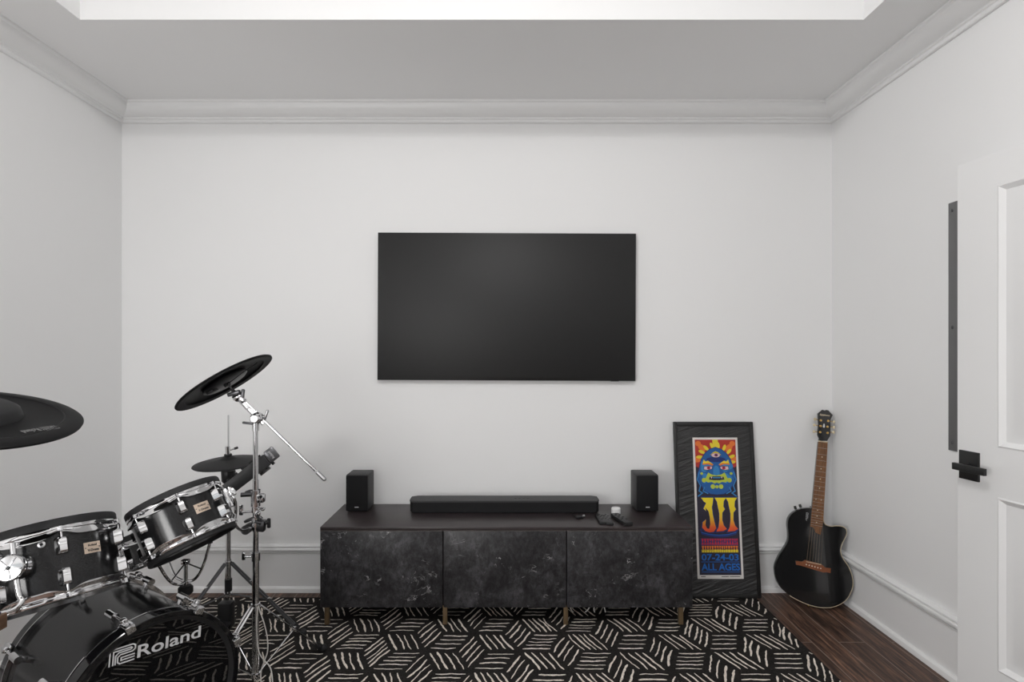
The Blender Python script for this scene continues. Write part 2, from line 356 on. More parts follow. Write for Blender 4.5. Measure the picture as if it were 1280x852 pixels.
base = [(0, 0), (.034, 0), (.034, .010), (.031, .022), (.023, .029), (.017, .030), (.017, .211), (.021, .2125), (.0235, .217), (.0235, .2205), (.0195, .2215), (.0195, .2255), (.027, .2265), (.0315, .2315), (.0315, .2400), (.027, .2450), (.0205, .2460), (.0205, .2500), (.0255, .2510), (.0255, .2550), (.020, .2575), (.012, .260), (.006, .262), (0, .262)]
for i, wl in enumerate(('back', 'left', 'right', 'front')):
    sweep('trim_%d' % (i+1), crown, wl, M['trim'])
sweep('baseboard_back', base, 'back', M['trim']); sweep('baseboard_left', base, 'left', M['trim'])
sweep('baseboard_right', base, 'right', M['trim'], a=DY1+.09)
struct(MB().span((XR-.018, DY1, 0), (XR, DY1+.085, DZ+.085), .004).span((XR-.018, DY0-.085, 0), (XR, DY0, DZ+.085), .004).span((XR-.018, DY0, DZ), (XR, DY1, DZ+.085), .004).build('trim_5', M['trim']))

# ------------------------------------------------------------------ open door leaf on the right
FE = Vector((1.717, 2.12, 0)); HG = Vector((1.838-.02, 1.335, 0))
du = (HG-FE); DL = du.length; du.normalize()
dn = Vector((du.y, -du.x, 0)); dn = dn if dn.x < 0 else -dn         # faces the room
DX = Matrix(((du.x, 0, dn.x, FE.x), (du.y, 0, dn.y, FE.y), (0, 1, 0, .008), (0, 0, 0, 1)))     # local x along leaf, y up, z out
def door_leaf():
    mb = MB(); H = 2.032; th = .038; st = .151
    wins = [(st, .205, DL-st*.8, .818), (st, .992, DL-st*.8, 1.915)]
    xs = [0, st, DL-st*.8, DL]; zs = [0, .205, .818, .992, 1.915, H]
    for side, zo in ((1, 0), (-1, -th)):
        for i in range(3):
            for j in range(5):
                if i == 1 and j in (1, 3): continue
                a, b, c, d = xs[i], xs[i+1], zs[j], zs[j+1]
                mb.add([(a, c, zo), (b, c, zo), (b, d, zo), (a, d, zo)], [(0, 1, 2, 3)], 0, DX)
        for (a, c, b, d) in wins:                       # moulded recess and raised field
            rings = [(0, 0), (.006, .003), (.014, -.003), (.022, -.010), (.034, -.011), (.060, -.004)]
            vs = []
            for ins, dep in rings:
                z = zo+dep*side; vs += [(a+ins, c+ins, z), (b-ins, c+ins, z), (b-ins, d-ins, z), (a+ins, d-ins, z)]
            fs = []
            for r in range(len(rings)-1):
                for k in range(4): fs.append((r*4+k, r*4+(k+1) % 4, (r+1)*4+(k+1) % 4, (r+1)*4+k))
            q = (len(rings)-1)*4; fs.append((q, q+1, q+2, q+3)); mb.add(vs, fs, 0, DX)
    for a, b in (((0, 0), (0, H)), ((0, H), (DL, H)), ((DL, H), (DL, 0)), ((DL, 0), (0, 0))):
        mb.add([(*a, 0), (*b, 0), (*b, -th), (*a, -th)], [(0, 1, 2, 3)], 0, DX)
    return mb
door = struct(door_leaf().build('door_1', M['doorp'], angle=20))
hd = MB().box(DX @ Vector((.0505, .908, .004)), (.075, .106, .009), DX.to_3x3() , .0012).build('door_handle', M['black_metal'], door)
lv = MB().cyl(DX @ Vector((.052, .906, .008)), DX @ Vector((.052, .906, .045)), .012).box(DX @ Vector((.094, .906, .053)), (.122, .025, .013), DX.to_3x3(), .0015)
lv.build('lever', M['black_metal'], hd)
MB().box(DX @ Vector((-.001, .908, -.019)), (.003, .06, .025), DX.to_3x3(), .0005).build('latch_plate', M['black_metal'], door)
for z in (.25, 1.0, 1.8): MB().cyl(DX @ Vector((DL+.006, z-.045, .0)), DX @ Vector((DL+.006, z+.045, .0)), .007).build('hinge', M['black_metal'], door)

# flat steel strip screwed to the right wall behind the door edge
y1, y0 = 2.311, 2.262
st = thing('wall_strip', 'long upright dark grey steel strip screwed to the right wall beside the door edge', 'metal strip', (XR, (y0+y1)/2, .93))
MB().span((XR-.006, y0, .932), (XR, y1, 1.948), .0015).build('strip_plate', M['strip'], st, world=True)
for z in (.965, 1.437, 1.915):
    MB().ball((XR-.006, 2.290, z), .007, (.55, 1, 1)).build('screw', M['dark_steel'], st, world=True)

# ------------------------------------------------------------------ rug with woven strokes
RX0, RX1, RY0, RY1, RZ = -1.75, 1.363, .35, 3.035, .010
RUGT = .0082
rg = MB().span((RX0, RY0, 0), (RX1, RY1, RUGT), .003)
S, HH = .14, .158
E0, E1, E2 = Vector((S, 0)), Vector((S/2, HH)), Vector((-S/2, HH))
def rug_stroke(p, q, wd):
    N = 9; L = []; Rr = []
    d = (q-p); nrm = Vector((-d.y, d.x)).normalized(); bow = random.uniform(-.006, .006); wv = 0
    for i in range(N+1):
        t = i/N; wv = wv*.6+random.uniform(-.0022, .0022); c = p+d*t+nrm*(wv+bow*math.sin(PI*t)*1.0)
        h = wd*(.55 if i in (0, N) else random.uniform(.72, 1.25)); L.append(c+nrm*h/2); Rr.append(c-nrm*h/2)
    for i in range(N):
        quad = [L[i], L[i+1], Rr[i+1], Rr[i]]
        if all(RX0+.004 < k.x < RX1-.002 and RY0+.004 < k.y < RY1-.004 for k in quad):
            rg.add([(k.x, k.y, RUGT+.0012) for k in quad], [(0, 1, 2, 3)], 1)
C00 = Vector((-.284, 2.644))
for i in range(-12, 13):
    for j in range(-14, 15):
        c = C00+Vector((i*1.5*S, i*HH+j*2*HH))
        if not (RX0-.3 < c.x < RX1+.3 and max(RY0, .9)-.4 < c.y < RY1+.4): continue
        for o_, al, stk in ((c, E2, E0), (c, E0, -E1), (c, -E1, E2)):
            n = random.choice((4, 4, 5))
            for k in range(n):
                f = (k+.5)/n*.94+.03
                p = o_+stk*f+al*random.uniform(.05, .12); q = o_+stk*f+al*random.uniform(.88, .96)
                rug_stroke(p, q, random.uniform(.0052, .0098))
single(rg, 'area_rug', [M['rug'], M['rug_line']], 'charcoal area rug with cream hand-drawn hatch strokes under the cabinet and drums', 'rug', ((RX0+RX1)/2, (RY0+RY1)/2, 0), angle=30)

# ------------------------------------------------------------------ television
tw = 324*3.095/FPX; tv0 = at(471, 475.5, 3.095); th_ = 185*3.095/FPX
RT = Matrix.Rotation(math.radians(.25), 3, 'Y')
tv = thing('television', 'large dark flat television mounted on the back wall above the cabinet', 'television', tv0+Vector((tw/2, .02, 0)), RT)
MB().box((0, .003, th_/2), (tw, .022, th_), None, .002).build('casing', M['bezel'], tv)
MB().box((0, -.0085, th_/2+.004), (tw-.012, .002, th_-.020), None, .0006).build('screen', M['screen'], tv)
MB().box((0, .0185, th_/2), (.5, .010, .4), None, .003).build('wall_bracket', M['black_metal'], tv)
MB().box((tw*.42, -.002, -.0008), (.045, .010, .003), None, .0008).build('sensor_bar', M['bezel'], tv)

# ------------------------------------------------------------------ low cabinet
CX0, CX1, CYF, CYB, CZT, CZB = -.887, .910, 2.70, 3.112, .492, .106
cb = thing('media_cabinet', 'long low media cabinet with three black marble-look fronts on bronze legs', 'cabinet', ((CX0+CX1)/2, (CYF+CYB)/2, RZ))
MB().span((CX0, CYF, CZT-.016), (CX1, CYB, CZT), .0015).build('top_panel', M['carcass'], cb, world=True)
MB().span((CX0, CYF-.0012, CZT-.0185), (CX1, CYF+.010, CZT-.0160)).build('gap_glint', M['glint'], cb, world=True)  # thin strip painting the reflection along the gap above the fronts
c = MB().span((CX0+.001, CYF+.022, CZB), (CX0+.017, CYB, CZT-.017)).span((CX1-.017, CYF+.022, CZB), (CX1-.001, CYB, CZT-.017)).span((CX0+.017, CYF+.022, CZB), (CX1-.017, CYB, CZB+.016)).span((CX0+.017, CYB-.008, CZB+.016), (CX1-.017, CYB, CZT-.017))
for x in (-.293, .301): c.span((x-.009, CYF+.024, CZB+.016), (x+.009, CYB-.008, CZT-.017))
c.build('carcass', M['carcass'], cb, world=True)
for a, b in ((CX0, -.2955), (-.2915, .2995), (.3035, CX1)):
    MB().span((a+.001, CYF-.001, CZB-.001), (b-.001, CYF+.019, CZT-.019), .0012).build('door_front', M['marble'], cb, world=True)
for x in (-.863, -.287, .301, .862):
    for y in (CYF+.035, CYB-.06): MB().span((x-.011, y-.011, RZ), (x+.011, y+.011, CZB+.002), .002).build('leg', M['brass'], cb, world=True)

# sound bar
sb0 = CZT
sbr = thing('soundbar', 'long black soundbar lying on the cabinet under the television', 'soundbar', (at(630.5, 0, 2.93).x, 2.98, sb0))
X0, X1 = at(511, 0, 2.93).x, at(750, 0, 2.93).x
def bar(a, b, yf, yb, ch): return [(a, yf+ch), (a+ch*.6, yf), (b-ch*.6, yf), (b, yf+ch), (b, yb-ch*.6), (b-ch, yb), (a+ch, yb), (a, yb-ch*.6)]
MB().prism(bar(X0+.002, X1-.002, 2.931, 3.045, .030), sb0+.004, sb0+.056).build('grille', M['grille'], sbr, world=True)
MB().prism(bar(X0, X1, 2.929, 3.047, .030), sb0+.056, sb0+.0635).prism(bar(X0+.006, X1-.006, 2.935, 3.04, .028), sb0+.0635, sb0+.065).build('top_cover', M['spkcase'], sbr, world=True)
for x in (X0+.08, X1-.14): MB().span((x, 2.95, sb0), (x+.06, 3.03, sb0+.005)).build('rubber_foot', M['rubber'], sbr, world=True)
for k in range(4): MB().cyl((X0+.56+k*.022, 2.99, sb0+.065), (X0+.56+k*.022, 2.99, sb0+.0665), .006).build('button', M['plastic'], sbr, world=True)

# two small speakers
def speaker(cx, label, side):
    t = thing('satellite_speaker', label, 'speaker', (cx, 3.02, CZT), None, 'pair of small speakers on the cabinet')
    MB().box((0, .009, .099), (.118, .130, .191), None, .005).build('case', M['spkcase'], t)
    MB().box((0, -.060, .0985), (.114, .012, .186), None, .004).build('grille', M['grille'], t)
    MB().box((0, -.0668, .026), (.021, .0012, .0045), None, .0003).build('nameplate', M['silver_print'], t)
    for x in (-.045, .045):
        for y in (-.04, .055): MB().cyl((x, y, 0), (x, y, .005), .008).build('rubber_foot', M['rubber'], t)
speaker(at(446, 0, 2.957).x, 'small black box speaker at the left end of the cabinet', -1)
speaker(at(809.5, 0, 2.957).x, 'small black box speaker at the right end of the cabinet', 1)

# small things on the cabinet top
pk = at(770, 642, 2.93); pk.z = CZT
q = thing('white_puck', 'small round white device on the cabinet beside the remotes', 'device', pk)
MB().lathe([(0, 0), (.023, 0), (.0245, .003), (.0245, .016), (.024, .018)], 32).build('base', M['white_plastic'], q)
MB().lathe([(.024, .018), (.0245, .020), (.0245, .026), (.022, .030), (0, .031)], 32).build('cap', M['white_plastic'], q)
def remote(p, q_, wd, th, label, n, extra=False):
    p = Vector((p.x, p.y, CZT)); q_ = Vector((q_.x, q_.y, CZT)); d = q_-p; L = d.length; R = frame_z((0, 0, 1), d)
    t = thing('remote_control', label, 'remote control', (p+q_)/2, R, 'remote controls on the cabinet')
    MB().box((0, 0, th/2), (L, wd, th), None, min(th*.3, .004)).build('body', M['plastic'], t)
    for k in range(n):
        x = -L/2+L*(.12+.7*k/max(1, n-1)*.8)
        for y in ((-.28, .28) if k % 2 else (0,)): MB().cyl((x, y*wd, th-.0005), (x, y*wd, th+.001), wd*.13, seg=10).build('button', M['cymbal_grey'], t)
def on_top(px, py):                                     # point of the cabinet top seen at a photo pixel
    return at(px, py, (EYE-CZT)*FPX/(py-440))
remote(on_top(748, 644.5), on_top(754.5, 655.5), .036, .013, 'slim black remote nearest the soundbar, left of its twin', 5)
remote(on_top(756, 645), on_top(763, 656.5), .034, .014, 'slim black remote lying between its twin and the larger remote', 5)
remote(on_top(768, 645.5), on_top(786, 657.5), .044, .020, 'thick black remote lying at a slant in front of the white puck', 6)
rc = on_top(726, 647.5)
t = thing('infrared_sensor', 'tiny black sensor with a silver tip in front of the soundbar', 'sensor', (rc.x, rc.y, CZT))
MB().box((-.008, 0, .007), (.036, .022, .014), Matrix.Rotation(.2, 3, 'Z'), .004).build('body', M['plastic'], t)
MB().cyl((.010, .002, .010), (.020, .006, .013), .006).build('tip', M['steel'], t)
MB().tube([(-.02, .004, .004), (-.035, .03, .004), (-.03, .09, .004)], .0022).build('lead', M['plastic'], t)
# white cable hanging down behind the cabinet fronts
lp = [at(x, y, 2.86) for x, y in ((712, 757), (716, 766), (728, 768), (737, 760), (738, 752), (746, 750), (741, 762), (748, 771), (756, 770), (757, 762), (752, 752))]
single(MB().tube(lp, .0032, 8, smooth=2), 'extension_cord', M['white_cable'], 'white cord looping down below the cabinet between its legs', 'cord', lp[7])

# ------------------------------------------------------------------ framed poster leaning on the wall
PW = .443; p0 = Vector((.943, 3.012, RZ+.001)); top = Vector((.943, 3.117, .948))
up = (top-p0); PL = up.length; up.normalize(); rt = Vector((1, 0, 0)); nb = rt.cross(up)      # nb points into the wall
RP = Matrix((rt, up.cross(rt), up)).transposed()
fr = thing('framed_poster', 'tall black framed concert poster leaning against the back wall beside the cabinet', 'poster', p0+rt*PW/2, RP)
f = MB()
for a, b in (((-PW/2, -.002, 0), (-PW/2+.020, .018, PL)), ((PW/2-.020, -.002, 0), (PW/2, .018, PL)), ((-PW/2+.02, -.002, 0), (PW/2-.02, .018, .024)), ((-PW/2+.02, -.002, PL-.024), (PW/2-.02, .018, PL))): f.span(a, b, .004)
f.build('frame', M['frame'], fr)
MB().span((-PW/2+.018, .004, .02), (PW/2-.018, .014, PL-.02)).build('mount_board', M['mat_board'], fr)
ax0, ax1, az0, az1 = -PW/2+.1035, -PW/2+.352, .101, .856
MB().span((ax0, .002, az0), (ax1, .0045, az1)).build('print_sheet', M['paper'], fr)
bw = .0115; bx0, bx1, bz0, bz1 = ax0+bw, ax1-bw, az0+.020, az1-.0115
AW, AH = bx1-bx0, bz1-bz0
PX = Matrix(((1, 0, 0, bx0), (0, 0, -1, .0018), (0, 1, 0, bz0), (0, 0, 0, 1)))      # x right, y up, z out of the sheet
ALAY = [0]
art = MB(); AM = ['dk', 'p_red', 'p_orange', 'p_yellow', 'p_blue', 'p_lblue', 'p_navy', 'p_green', 'p_pink', 'p_purple', 'p_ltxt', 'p_rtxt', 'grad', 'ink']
def apoly(pts, m_, lay):                                # pts in art units: u 0..1 across, v 0..1 from the top
    pts = [(min(1, max(0, u)), min(1, max(0, v_))) for u, v_ in pts]
    art.add([(u*AW, (1-v_)*AH, lay*.00012) for u, v_ in pts], [tuple(range(len(pts)))], AM.index(m_), PX)
def aell(cu, cv_, ru, rv, m_, lay, n=22, rot=0, w=0):
    pts = []
    for k in range(n):
        a = 2*PI*k/n; q = 1+w*math.cos(3*a); x = ru*q*math.cos(a); y = rv*q*math.sin(a)*AH/AW
        pts.append((cu+(x*math.cos(rot)-y*math.sin(rot)), cv_+(x*math.sin(rot)+y*math.cos(rot))*AW/AH))
    apoly(pts, m_, lay)
def aline(pts, wd, m_, lay):
    stroke(art, [(u*AW, (1-v_)*AH) for u, v_ in pts], wd*AW, PX @ Matrix.Translation((0, 0, lay*.00012)), AM.index(m_), 0)
R_ = AW/AH
apoly([(0, 0), (1, 0), (1, 1), (0, 1)], 'dk', 1)
apoly([(0, .0), (1, .0), (1, .20), (.8, .235), (.2, .235), (0, .20)], 'p_red', 2)
for i in range(9):                                      # rays round the crown
    a = PI*(i/8); cu, cv_ = .5-.47*math.cos(a), .15-.125*math.sin(a)
    aell(cu, cv_, .11, .022, 'p_red' if i % 2 else 'p_orange', 3, rot=math.atan2(-(math.sin(a)), -math.cos(a)), w=.0)
    aell(.5-.40*math.cos(a+.18), .15-.105*math.sin(a+.18), .085, .012, 'p_yellow', 4, rot=math.atan2(-math.sin(a), -math.cos(a)))
apoly([(.43, 0), (.57, 0), (.555, .075), (.445, .075)], 'p_yellow', 5)
aell(.08, .03, .07, .02, 'p_orange', 4); aell(.92, .03, .07, .02, 'p_orange', 4)
head_pts = [(.5, .06), (.64, .075), (.76, .105), (.85, .15), (.90, .205), (.95, .26), (.93, .31), (.86, .35), (.78, .385), (.66, .405), (.5, .41), (.34, .405), (.22, .385), (.14, .35), (.07, .31), (.05, .26), (.10, .205), (.15, .15), (.24, .105), (.36, .075)]
apoly([(.5+(u-.5)*1.05, .23+(v_-.23)*1.03) for u, v_ in head_pts], 'p_navy', 6)
apoly(head_pts, 'p_blue', 7)
for u in (.24, .76): aell(u, .20, .13, .04, 'p_lblue', 8, w=.2); aell(u, .29, .10, .035, 'p_lblue', 8, w=.2)
aell(.5, .245, .08, .05, 'p_lblue', 8); aell(.5, .15, .24, .02, 'p_navy', 8)
apoly([(.36, .118), (.44, .095), (.5, .088), (.56, .095), (.64, .118), (.5, .104)], 'p_yellow', 9)
aell(.5, .118, .12, .0185, 'dk', 9); aell(.5, .118, .105, .0155, 'p_pink', 10); aell(.51, .117, .045, .011, 'p_purple', 11); aell(.51, .117, .018, .005, 'dk', 12)
for s_ in (-1, 1):
    X_ = lambda u: .5+s_*u
    apoly([(X_(.06), .188), (X_(.13), .172), (X_(.20), .158), (X_(.25), .166), (X_(.30), .150), (X_(.33), .185), (X_(.22), .180), (X_(.12), .190)], 'p_yellow', 9)
    apoly([(X_(.06), .188), (X_(.16), .176), (X_(.33), .180), (X_(.33), .190), (X_(.2), .186), (X_(.1), .196)], 'p_orange', 10)
    apoly([(X_(.09), .199), (X_(.30), .199), (X_(.31), .228), (X_(.22), .232), (X_(.10), .222)], 'dk', 9)
    apoly([(X_(.10), .203), (X_(.29), .202), (X_(.30), .224), (X_(.22), .228), (X_(.11), .220)], 'p_pink', 10)
    aell(X_(.185), .213, .045, .0115, 'p_rtxt', 11); aell(X_(.185), .213, .018, .005, 'dk', 12)
    aell(X_(.36), .255, .035, .010, 'p_green', 9)
    aell(X_(.31), .305, .055, .017, 'p_green', 9); aell(X_(.10), .352, .055, .017, 'p_green', 9)
    aline([(X_(.42), .24), (X_(.47), .30), (X_(.40), .345), (X_(.44), .385), (X_(.36), .40), (X_(.47), .425)], .028, 'p_lblue', 9)
    aline([(X_(.30), .355), (X_(.34), .385), (X_(.22), .405)], .026, 'p_lblue', 9)
aell(.5, .354, .04, .012, 'p_green', 9)
apoly([(.30, .247), (.38, .262), (.5, .270), (.62, .262), (.70, .247), (.76, .285), (.79, .305), (.72, .322), (.62, .318), (.56, .330), (.5, .322), (.44, .330), (.38, .318), (.28, .322), (.21, .305), (.24, .285)], 'p_green', 9)
apoly([(.33, .279), (.42, .275), (.58, .275), (.67, .279), (.69, .300), (.58, .305), (.42, .305), (.31, .300)], 'dk', 10)
apoly([(.40, .281), (.60, .281), (.59, .290), (.41, .290)], 'p_lblue', 11)
for u in (.375, .625): apoly([(u-.02, .279), (u+.02, .279), (u, .294)], 'p_pink', 11)
# big three-figure numeral, yellow fading to red
three = [(.10, .435), (.40, .435), (.38, .475), (.355, .505), (.37, .56), (.40, .61), (.44, .66), (.38, .685), (.28, .69), (.18, .682), (.10, .655), (.12, .615), (.20, .595), (.185, .635), (.215, .66), (.27, .665), (.30, .63), (.295, .575), (.27, .535), (.19, .505), (.215, .535), (.15, .515), (.22, .475), (.17, .465)]
one = lambda u: [(u-.13, .435), (u+.15, .435), (u+.09, .46), (u+.075, .50), (u+.11, .52), (u+.045, .545), (u+.035, .60), (u+.07, .64), (u+.14, .665), (u+.05, .68), (u-.12, .685), (u-.06, .65), (u-.035, .60), (u-.03, .55), (u-.06, .50), (u-.075, .465)]
def tri_poly(pts, m_, lay):
    bm = bmesh.new(); vs = [bm.verts.new((u*AW, (1-v_)*AH, lay*.00012)) for u, v_ in pts]; bm.faces.new(vs)
    bmesh.ops.triangulate(bm, faces=bm.faces[:], ngon_method='EAR_CLIP'); bm.verts.index_update()
    art.add([q.co.copy() for q in bm.verts], [[q.index for q in f_.verts] for f_ in bm.faces], AM.index(m_), PX); bm.free()
for pts in (three, one(.56), one(.83)):
    cu = sum(p[0] for p in pts)/len(pts); cv_ = sum(p[1] for p in pts)/len(pts)
    aline([(cu+(u-cu)*1.10, cv_+(v_-cv_)*1.05) for u, v_ in pts+[pts[0]]], .022, 'p_navy', 7)
    tri_poly(pts, 'grad', 9)
aline([(.06, .665), (.10, .70), (.28, .715), (.5, .72), (.72, .715), (.90, .70), (.95, .665)], .045, 'p_navy', 8)
aline([(.08, .69), (.28, .706), (.5, .71), (.72, .706), (.92, .69)], .014, 'p_ltxt', 9)
apoly([(.05, .735), (.95, .735), (.95, .785), (.05, .785)], 'p_navy', 6)
random.seed(5)
for row, (v0, v1, m_) in enumerate(((.736, .780, 'p_rtxt'), (.788, .836, 'p_orange'))):     # rows of dense flame lettering, not legible
    u = .07
    while u < .93:
        wd = random.uniform(.04, .062)
        apoly([(u, v0), (u+wd, v0), (u+wd*.75, (v0+v1)/2), (u+wd, v1), (u, v1), (u+wd*.3, (v0+v1)/2)], m_, 9)
        if row: apoly([(u, (v0+v1)/2+.004), (u+wd, (v0+v1)/2+.004), (u+wd, v1), (u, v1)], 'p_yellow', 10)
        aell(u+wd*.5, v0+(v1-v0)*random.uniform(.3, .7), .007, .006, 'dk', 11); u += wd+.008
def ptext(txt, u0, u1, v_, hv, m_, bold):
    put_text(art, txt, PX @ Matrix.Translation((u0*AW, (1-v_)*AH, .0012)), hv*AH, (u1-u0)*AW, bold, mi=AM.index(m_))
ptext('07-24-03', .06, .95, .893, .046, 'p_ltxt', .022); ptext('ALL AGES', .05, .97, .965, .050, 'p_ltxt', .022)
for v_ in (.905, .977): aline([(.05, v_), (.96, v_)], .012, 'p_ltxt', 9)
art.build('printed_art', [M[k] for k in AM], fr, angle=20)
for u0, u1 in ((.03, .14), (.52, .70), (.72, .97)):
    cp = MB(); cp.add([(u0*AW, -.010, .0002), (u1*AW, -.010, .0002), (u1*AW, -.0065, .0002), (u0*AW, -.0065, .0002)], [(0, 1, 2, 3)], 0, PX); cp.build('credit_line', M['ink'], fr)

# ------------------------------------------------------------------ electro-acoustic guitar in the corner
gB = Vector((1.6413, 2.9627, .213)); gu = Vector((.1668, .1535, .974)).normalized(); gn = Vector((-.2375, -.9525, .1908)).normalized()
gr = gn.cross(gu)*-1; gr = gr if gr.x > 0 else -gr
GR = Matrix((gr, -gn, gu)).transposed(); U0 = -.2025
gt = thing('guitar', 'black cutaway acoustic guitar with cream binding leaning in the right corner', 'guitar', gB+gr*.03+gu*U0+Vector((-.012, -.010, -.001)), GR)
def G(r, u, y=0): return Vector((r-.03, y, u-U0))       # guitar plane: r across, u up the neck, y into the body
GX = Matrix(((1, 0, 0, -.03), (0, 0, 1, 0), (0, 1, 0, -U0), (0, 0, 0, 1)))
body = [(-.0284, .2922), (-.0742, .2798), (-.1125, .2543), (-.1335, .2212), (-.1373, .1843), (-.1293, .1364), (-.1290, .0974), (-.1439, .0597), (-.165, .0136), (-.1785, -.0318), (-.1794, -.0672), (-.1664, -.1134), (-.14, -.1495), (-.0982, -.1748), (-.0575, -.1897), (-.0045, -.2006), (.0471, -.2015), (.0974, -.1903), (.1401, -.1648), (.1695, -.131), (.1857, -.09), (.1915, -.0544), (.1853, -.0147), (.1655, .0286), (.1377, .0641), (.1245, .0959), (.1268, .1314), (.1404, .1692), (.1466, .1986), (.1405, .217), (.1206, .225), (.0949, .222), (.0694, .2148), (.0429, .2201), (.0312, .2463), (.028, .290), (0, .2945)]
gl = smooth_loop(body, 4)
def inset(poly, d):
    n = len(poly); out = []
    ar = sum(poly[i-1][0]*poly[i][1]-poly[i][0]*poly[i-1][1] for i in range(n)); sg = 1 if ar > 0 else -1
    for i in range(n):
        t = Vector(poly[(i+1) % n])-Vector(poly[i-1]); nn = Vector((-t.y, t.x)).normalized()*sg; out.append(tuple(Vector(poly[i])+nn*d))
    return out
n = len(gl); gb = MB(); rings = [(inset(gl, .010), -.0004), (inset(gl, .0016), 0), (gl, .003), (gl, .040), (inset(gl, .004), .044)]
vs = [(x, y, z) for pl, z in rings for x, y in pl]
fs = [tuple(range(n)), tuple(range(4*n, 5*n))[::-1]] + [(r*n+k, r*n+(k+1) % n, (r+1)*n+(k+1) % n, (r+1)*n+k) for r in range(4) for k in range(n)]
gb.add(vs, fs, 0, GX).build('body', M['guitar'], gt, angle=30)
bl = gl[13*4:36*4]
MB().tube([GX @ Vector((x, y, .0025)) for x, y in bl], .0022, 6).build('binding', M['cream'], gt)
MB().prism([(-.0225, .649), (.0222, .651), (.029, .27), (-.0275, .27)], .0, .018, GX).prism([(-.028, .30), (.028, .30), (.028, .255), (-.028, .255)], .0, .04, GX).build('neck', M['guitar'], gt, angle=30)
fb = MB().prism([(-.0227, .649), (-.0291, .1951), (-.0144, .1931), (.0006, .169), (.0222, .1606), (.0302, .2319), (.0224, .651)], -.0065, .0002, GX).build('fretboard', M['rose'], gt, angle=25)
scale = .6533
for k in range(1, 21):
    u = scale*2**(-k/12); 
    if u < .205: break
    wd = .0225+(.65-u)/.42*.0065
    MB().cyl(G(-wd-.0003, u, -.0067), G(wd-.001, u, -.0067), .0008, seg=6).build('fret', M['steel'], fb)
for r, u in ((.0004, .569), (-.0002, .5055), (0, .451), (0, .4023), (-.0134, .3414), (.0123, .3416), (-.001, .286), (-.001, .2552), (-.001, .2219)):
    MB().cyl(G(r, u, -.0068), G(r, u, -.0072), .0030, seg=12).build('inlay_dot', M['inlay'], fb)
MB().box(G(0, .652, -.0045), (.046, .007, .006), None, .001).build('nut', M['cream'], gt)
hs = [(-.0222, .6535), (-.0205, .668), (-.0292, .6863), (-.0265, .7438), (-.031, .8062), (-.0075, .8305), (.0042, .8275), (.0141, .8325), (.025, .8312), (.0485, .808), (.037, .7794), (.0394, .7087), (.038, .6915), (.0225, .6605)]
hs = [(r*.94, u) for r, u in hs]
hm = MB().prism(hs, 0, .014, GX); TB = lambda u: max(0, (u-.652))*.17
hm.v = [(x, y+TB(z+U0), z) for x, y, z in hm.v]; hdo = hm.build('headstock', M['guitar'], gt, angle=30)
hl = MB(); put_text(hl, 'Epiphone', Matrix.Translation(G(-.019, .797, TB(.80)-.0008)) @ Matrix.Rotation(PI/2, 4, 'X') @ Matrix.Rotation(.03, 4, 'Z'), .0095, .050, .02, .25); hl.build('lettering', M['cream'], hdo)
MB().ball(G(.003, .735, TB(.735)), .007, (.7, .12, 2.6)).build('peghead_inlay', M['silver_print'], hdo)
for (r, u), (br_, bu) in zip([(-.0134, .7687), (.0235, .7718), (-.0137, .7372), (.0208, .7385), (-.0145, .7028), (.0222, .7046)], [(-.0365, .7724), (.0535, .7723), (-.038, .7393), (.053, .7421), (-.0385, .702), (.0525, .7137)]):
    tn = MB().cyl(G(r, u, TB(u)+.001), G(r, u, TB(u)-.012), .0032).cyl(G(r, u, TB(u)+.0008), G(r, u, TB(u)-.003), .006).cyl(G(r, u, TB(u)+.012), G(br_*.88, bu, TB(u)+.016), .0025).build('tuner', M['gold'], gt)
    MB().ball(G(br_*1.06, bu, TB(u)+.016), .0085, (.8, .55, 1.0)).build('tuner_button', M['pearl'], tn)
MB().prism([(-.0861, .006), (-.0812, -.0141), (-.0600, -.0135), (-.0382, -.0154), (.0473, -.0247), (.0640, -.0200), (.0825, -.0205), (.0821, .0036), (.0551, .0013), (.0379, .015), (-.0409, .0191), (-.0532, .0081)], -.008, 0, GX).build('bridge', M['bridge'], gt, angle=25)
MB().box(G(0, .0125, -.0088), (.072, .0025, .003), None, .0005).build('saddle', M['cream'], gt)
for k in range(6): MB().ball(G(-.034+k*.0138, -.002-k*.0010, -.0088), .0030, (1, .6, 1)).build('bridge_pin', M['inlay'], gt)
for k in range(6):
    t_ = k/5; MB().tube([G(-.034+k*.0138, .001, -.010), G(-.017+k*.0068, .652, -.0085)], .00055-.00005*k, 5).build('string', M['string'], gt)
for r, u in ((-.1016, .2735), (-.0783, .2875)): MB().cyl(G(r+.003, u-.004, .022), G(r-.004, u+.012, .022), .0065).build('control_knob', M['plastic'], gt)
sgn = MB().tube([G(-.050+.0045*math.sin(k*1.9), .222+k*.0032, -.0008) for k in range(14)]+[G(-.043, .262, -.0008)]+[G(-.044+.003*math.cos(k*2.1), .256-k*.003, -.0008) for k in range(9)], .0008, 4, smooth=1)
sgn.build('signature', M['silver_print'], gt)
MB().cyl(G(.0, -.199, .025), G(.0, -.212, .025), .0045).build('strap_button', M['gold'], gt)

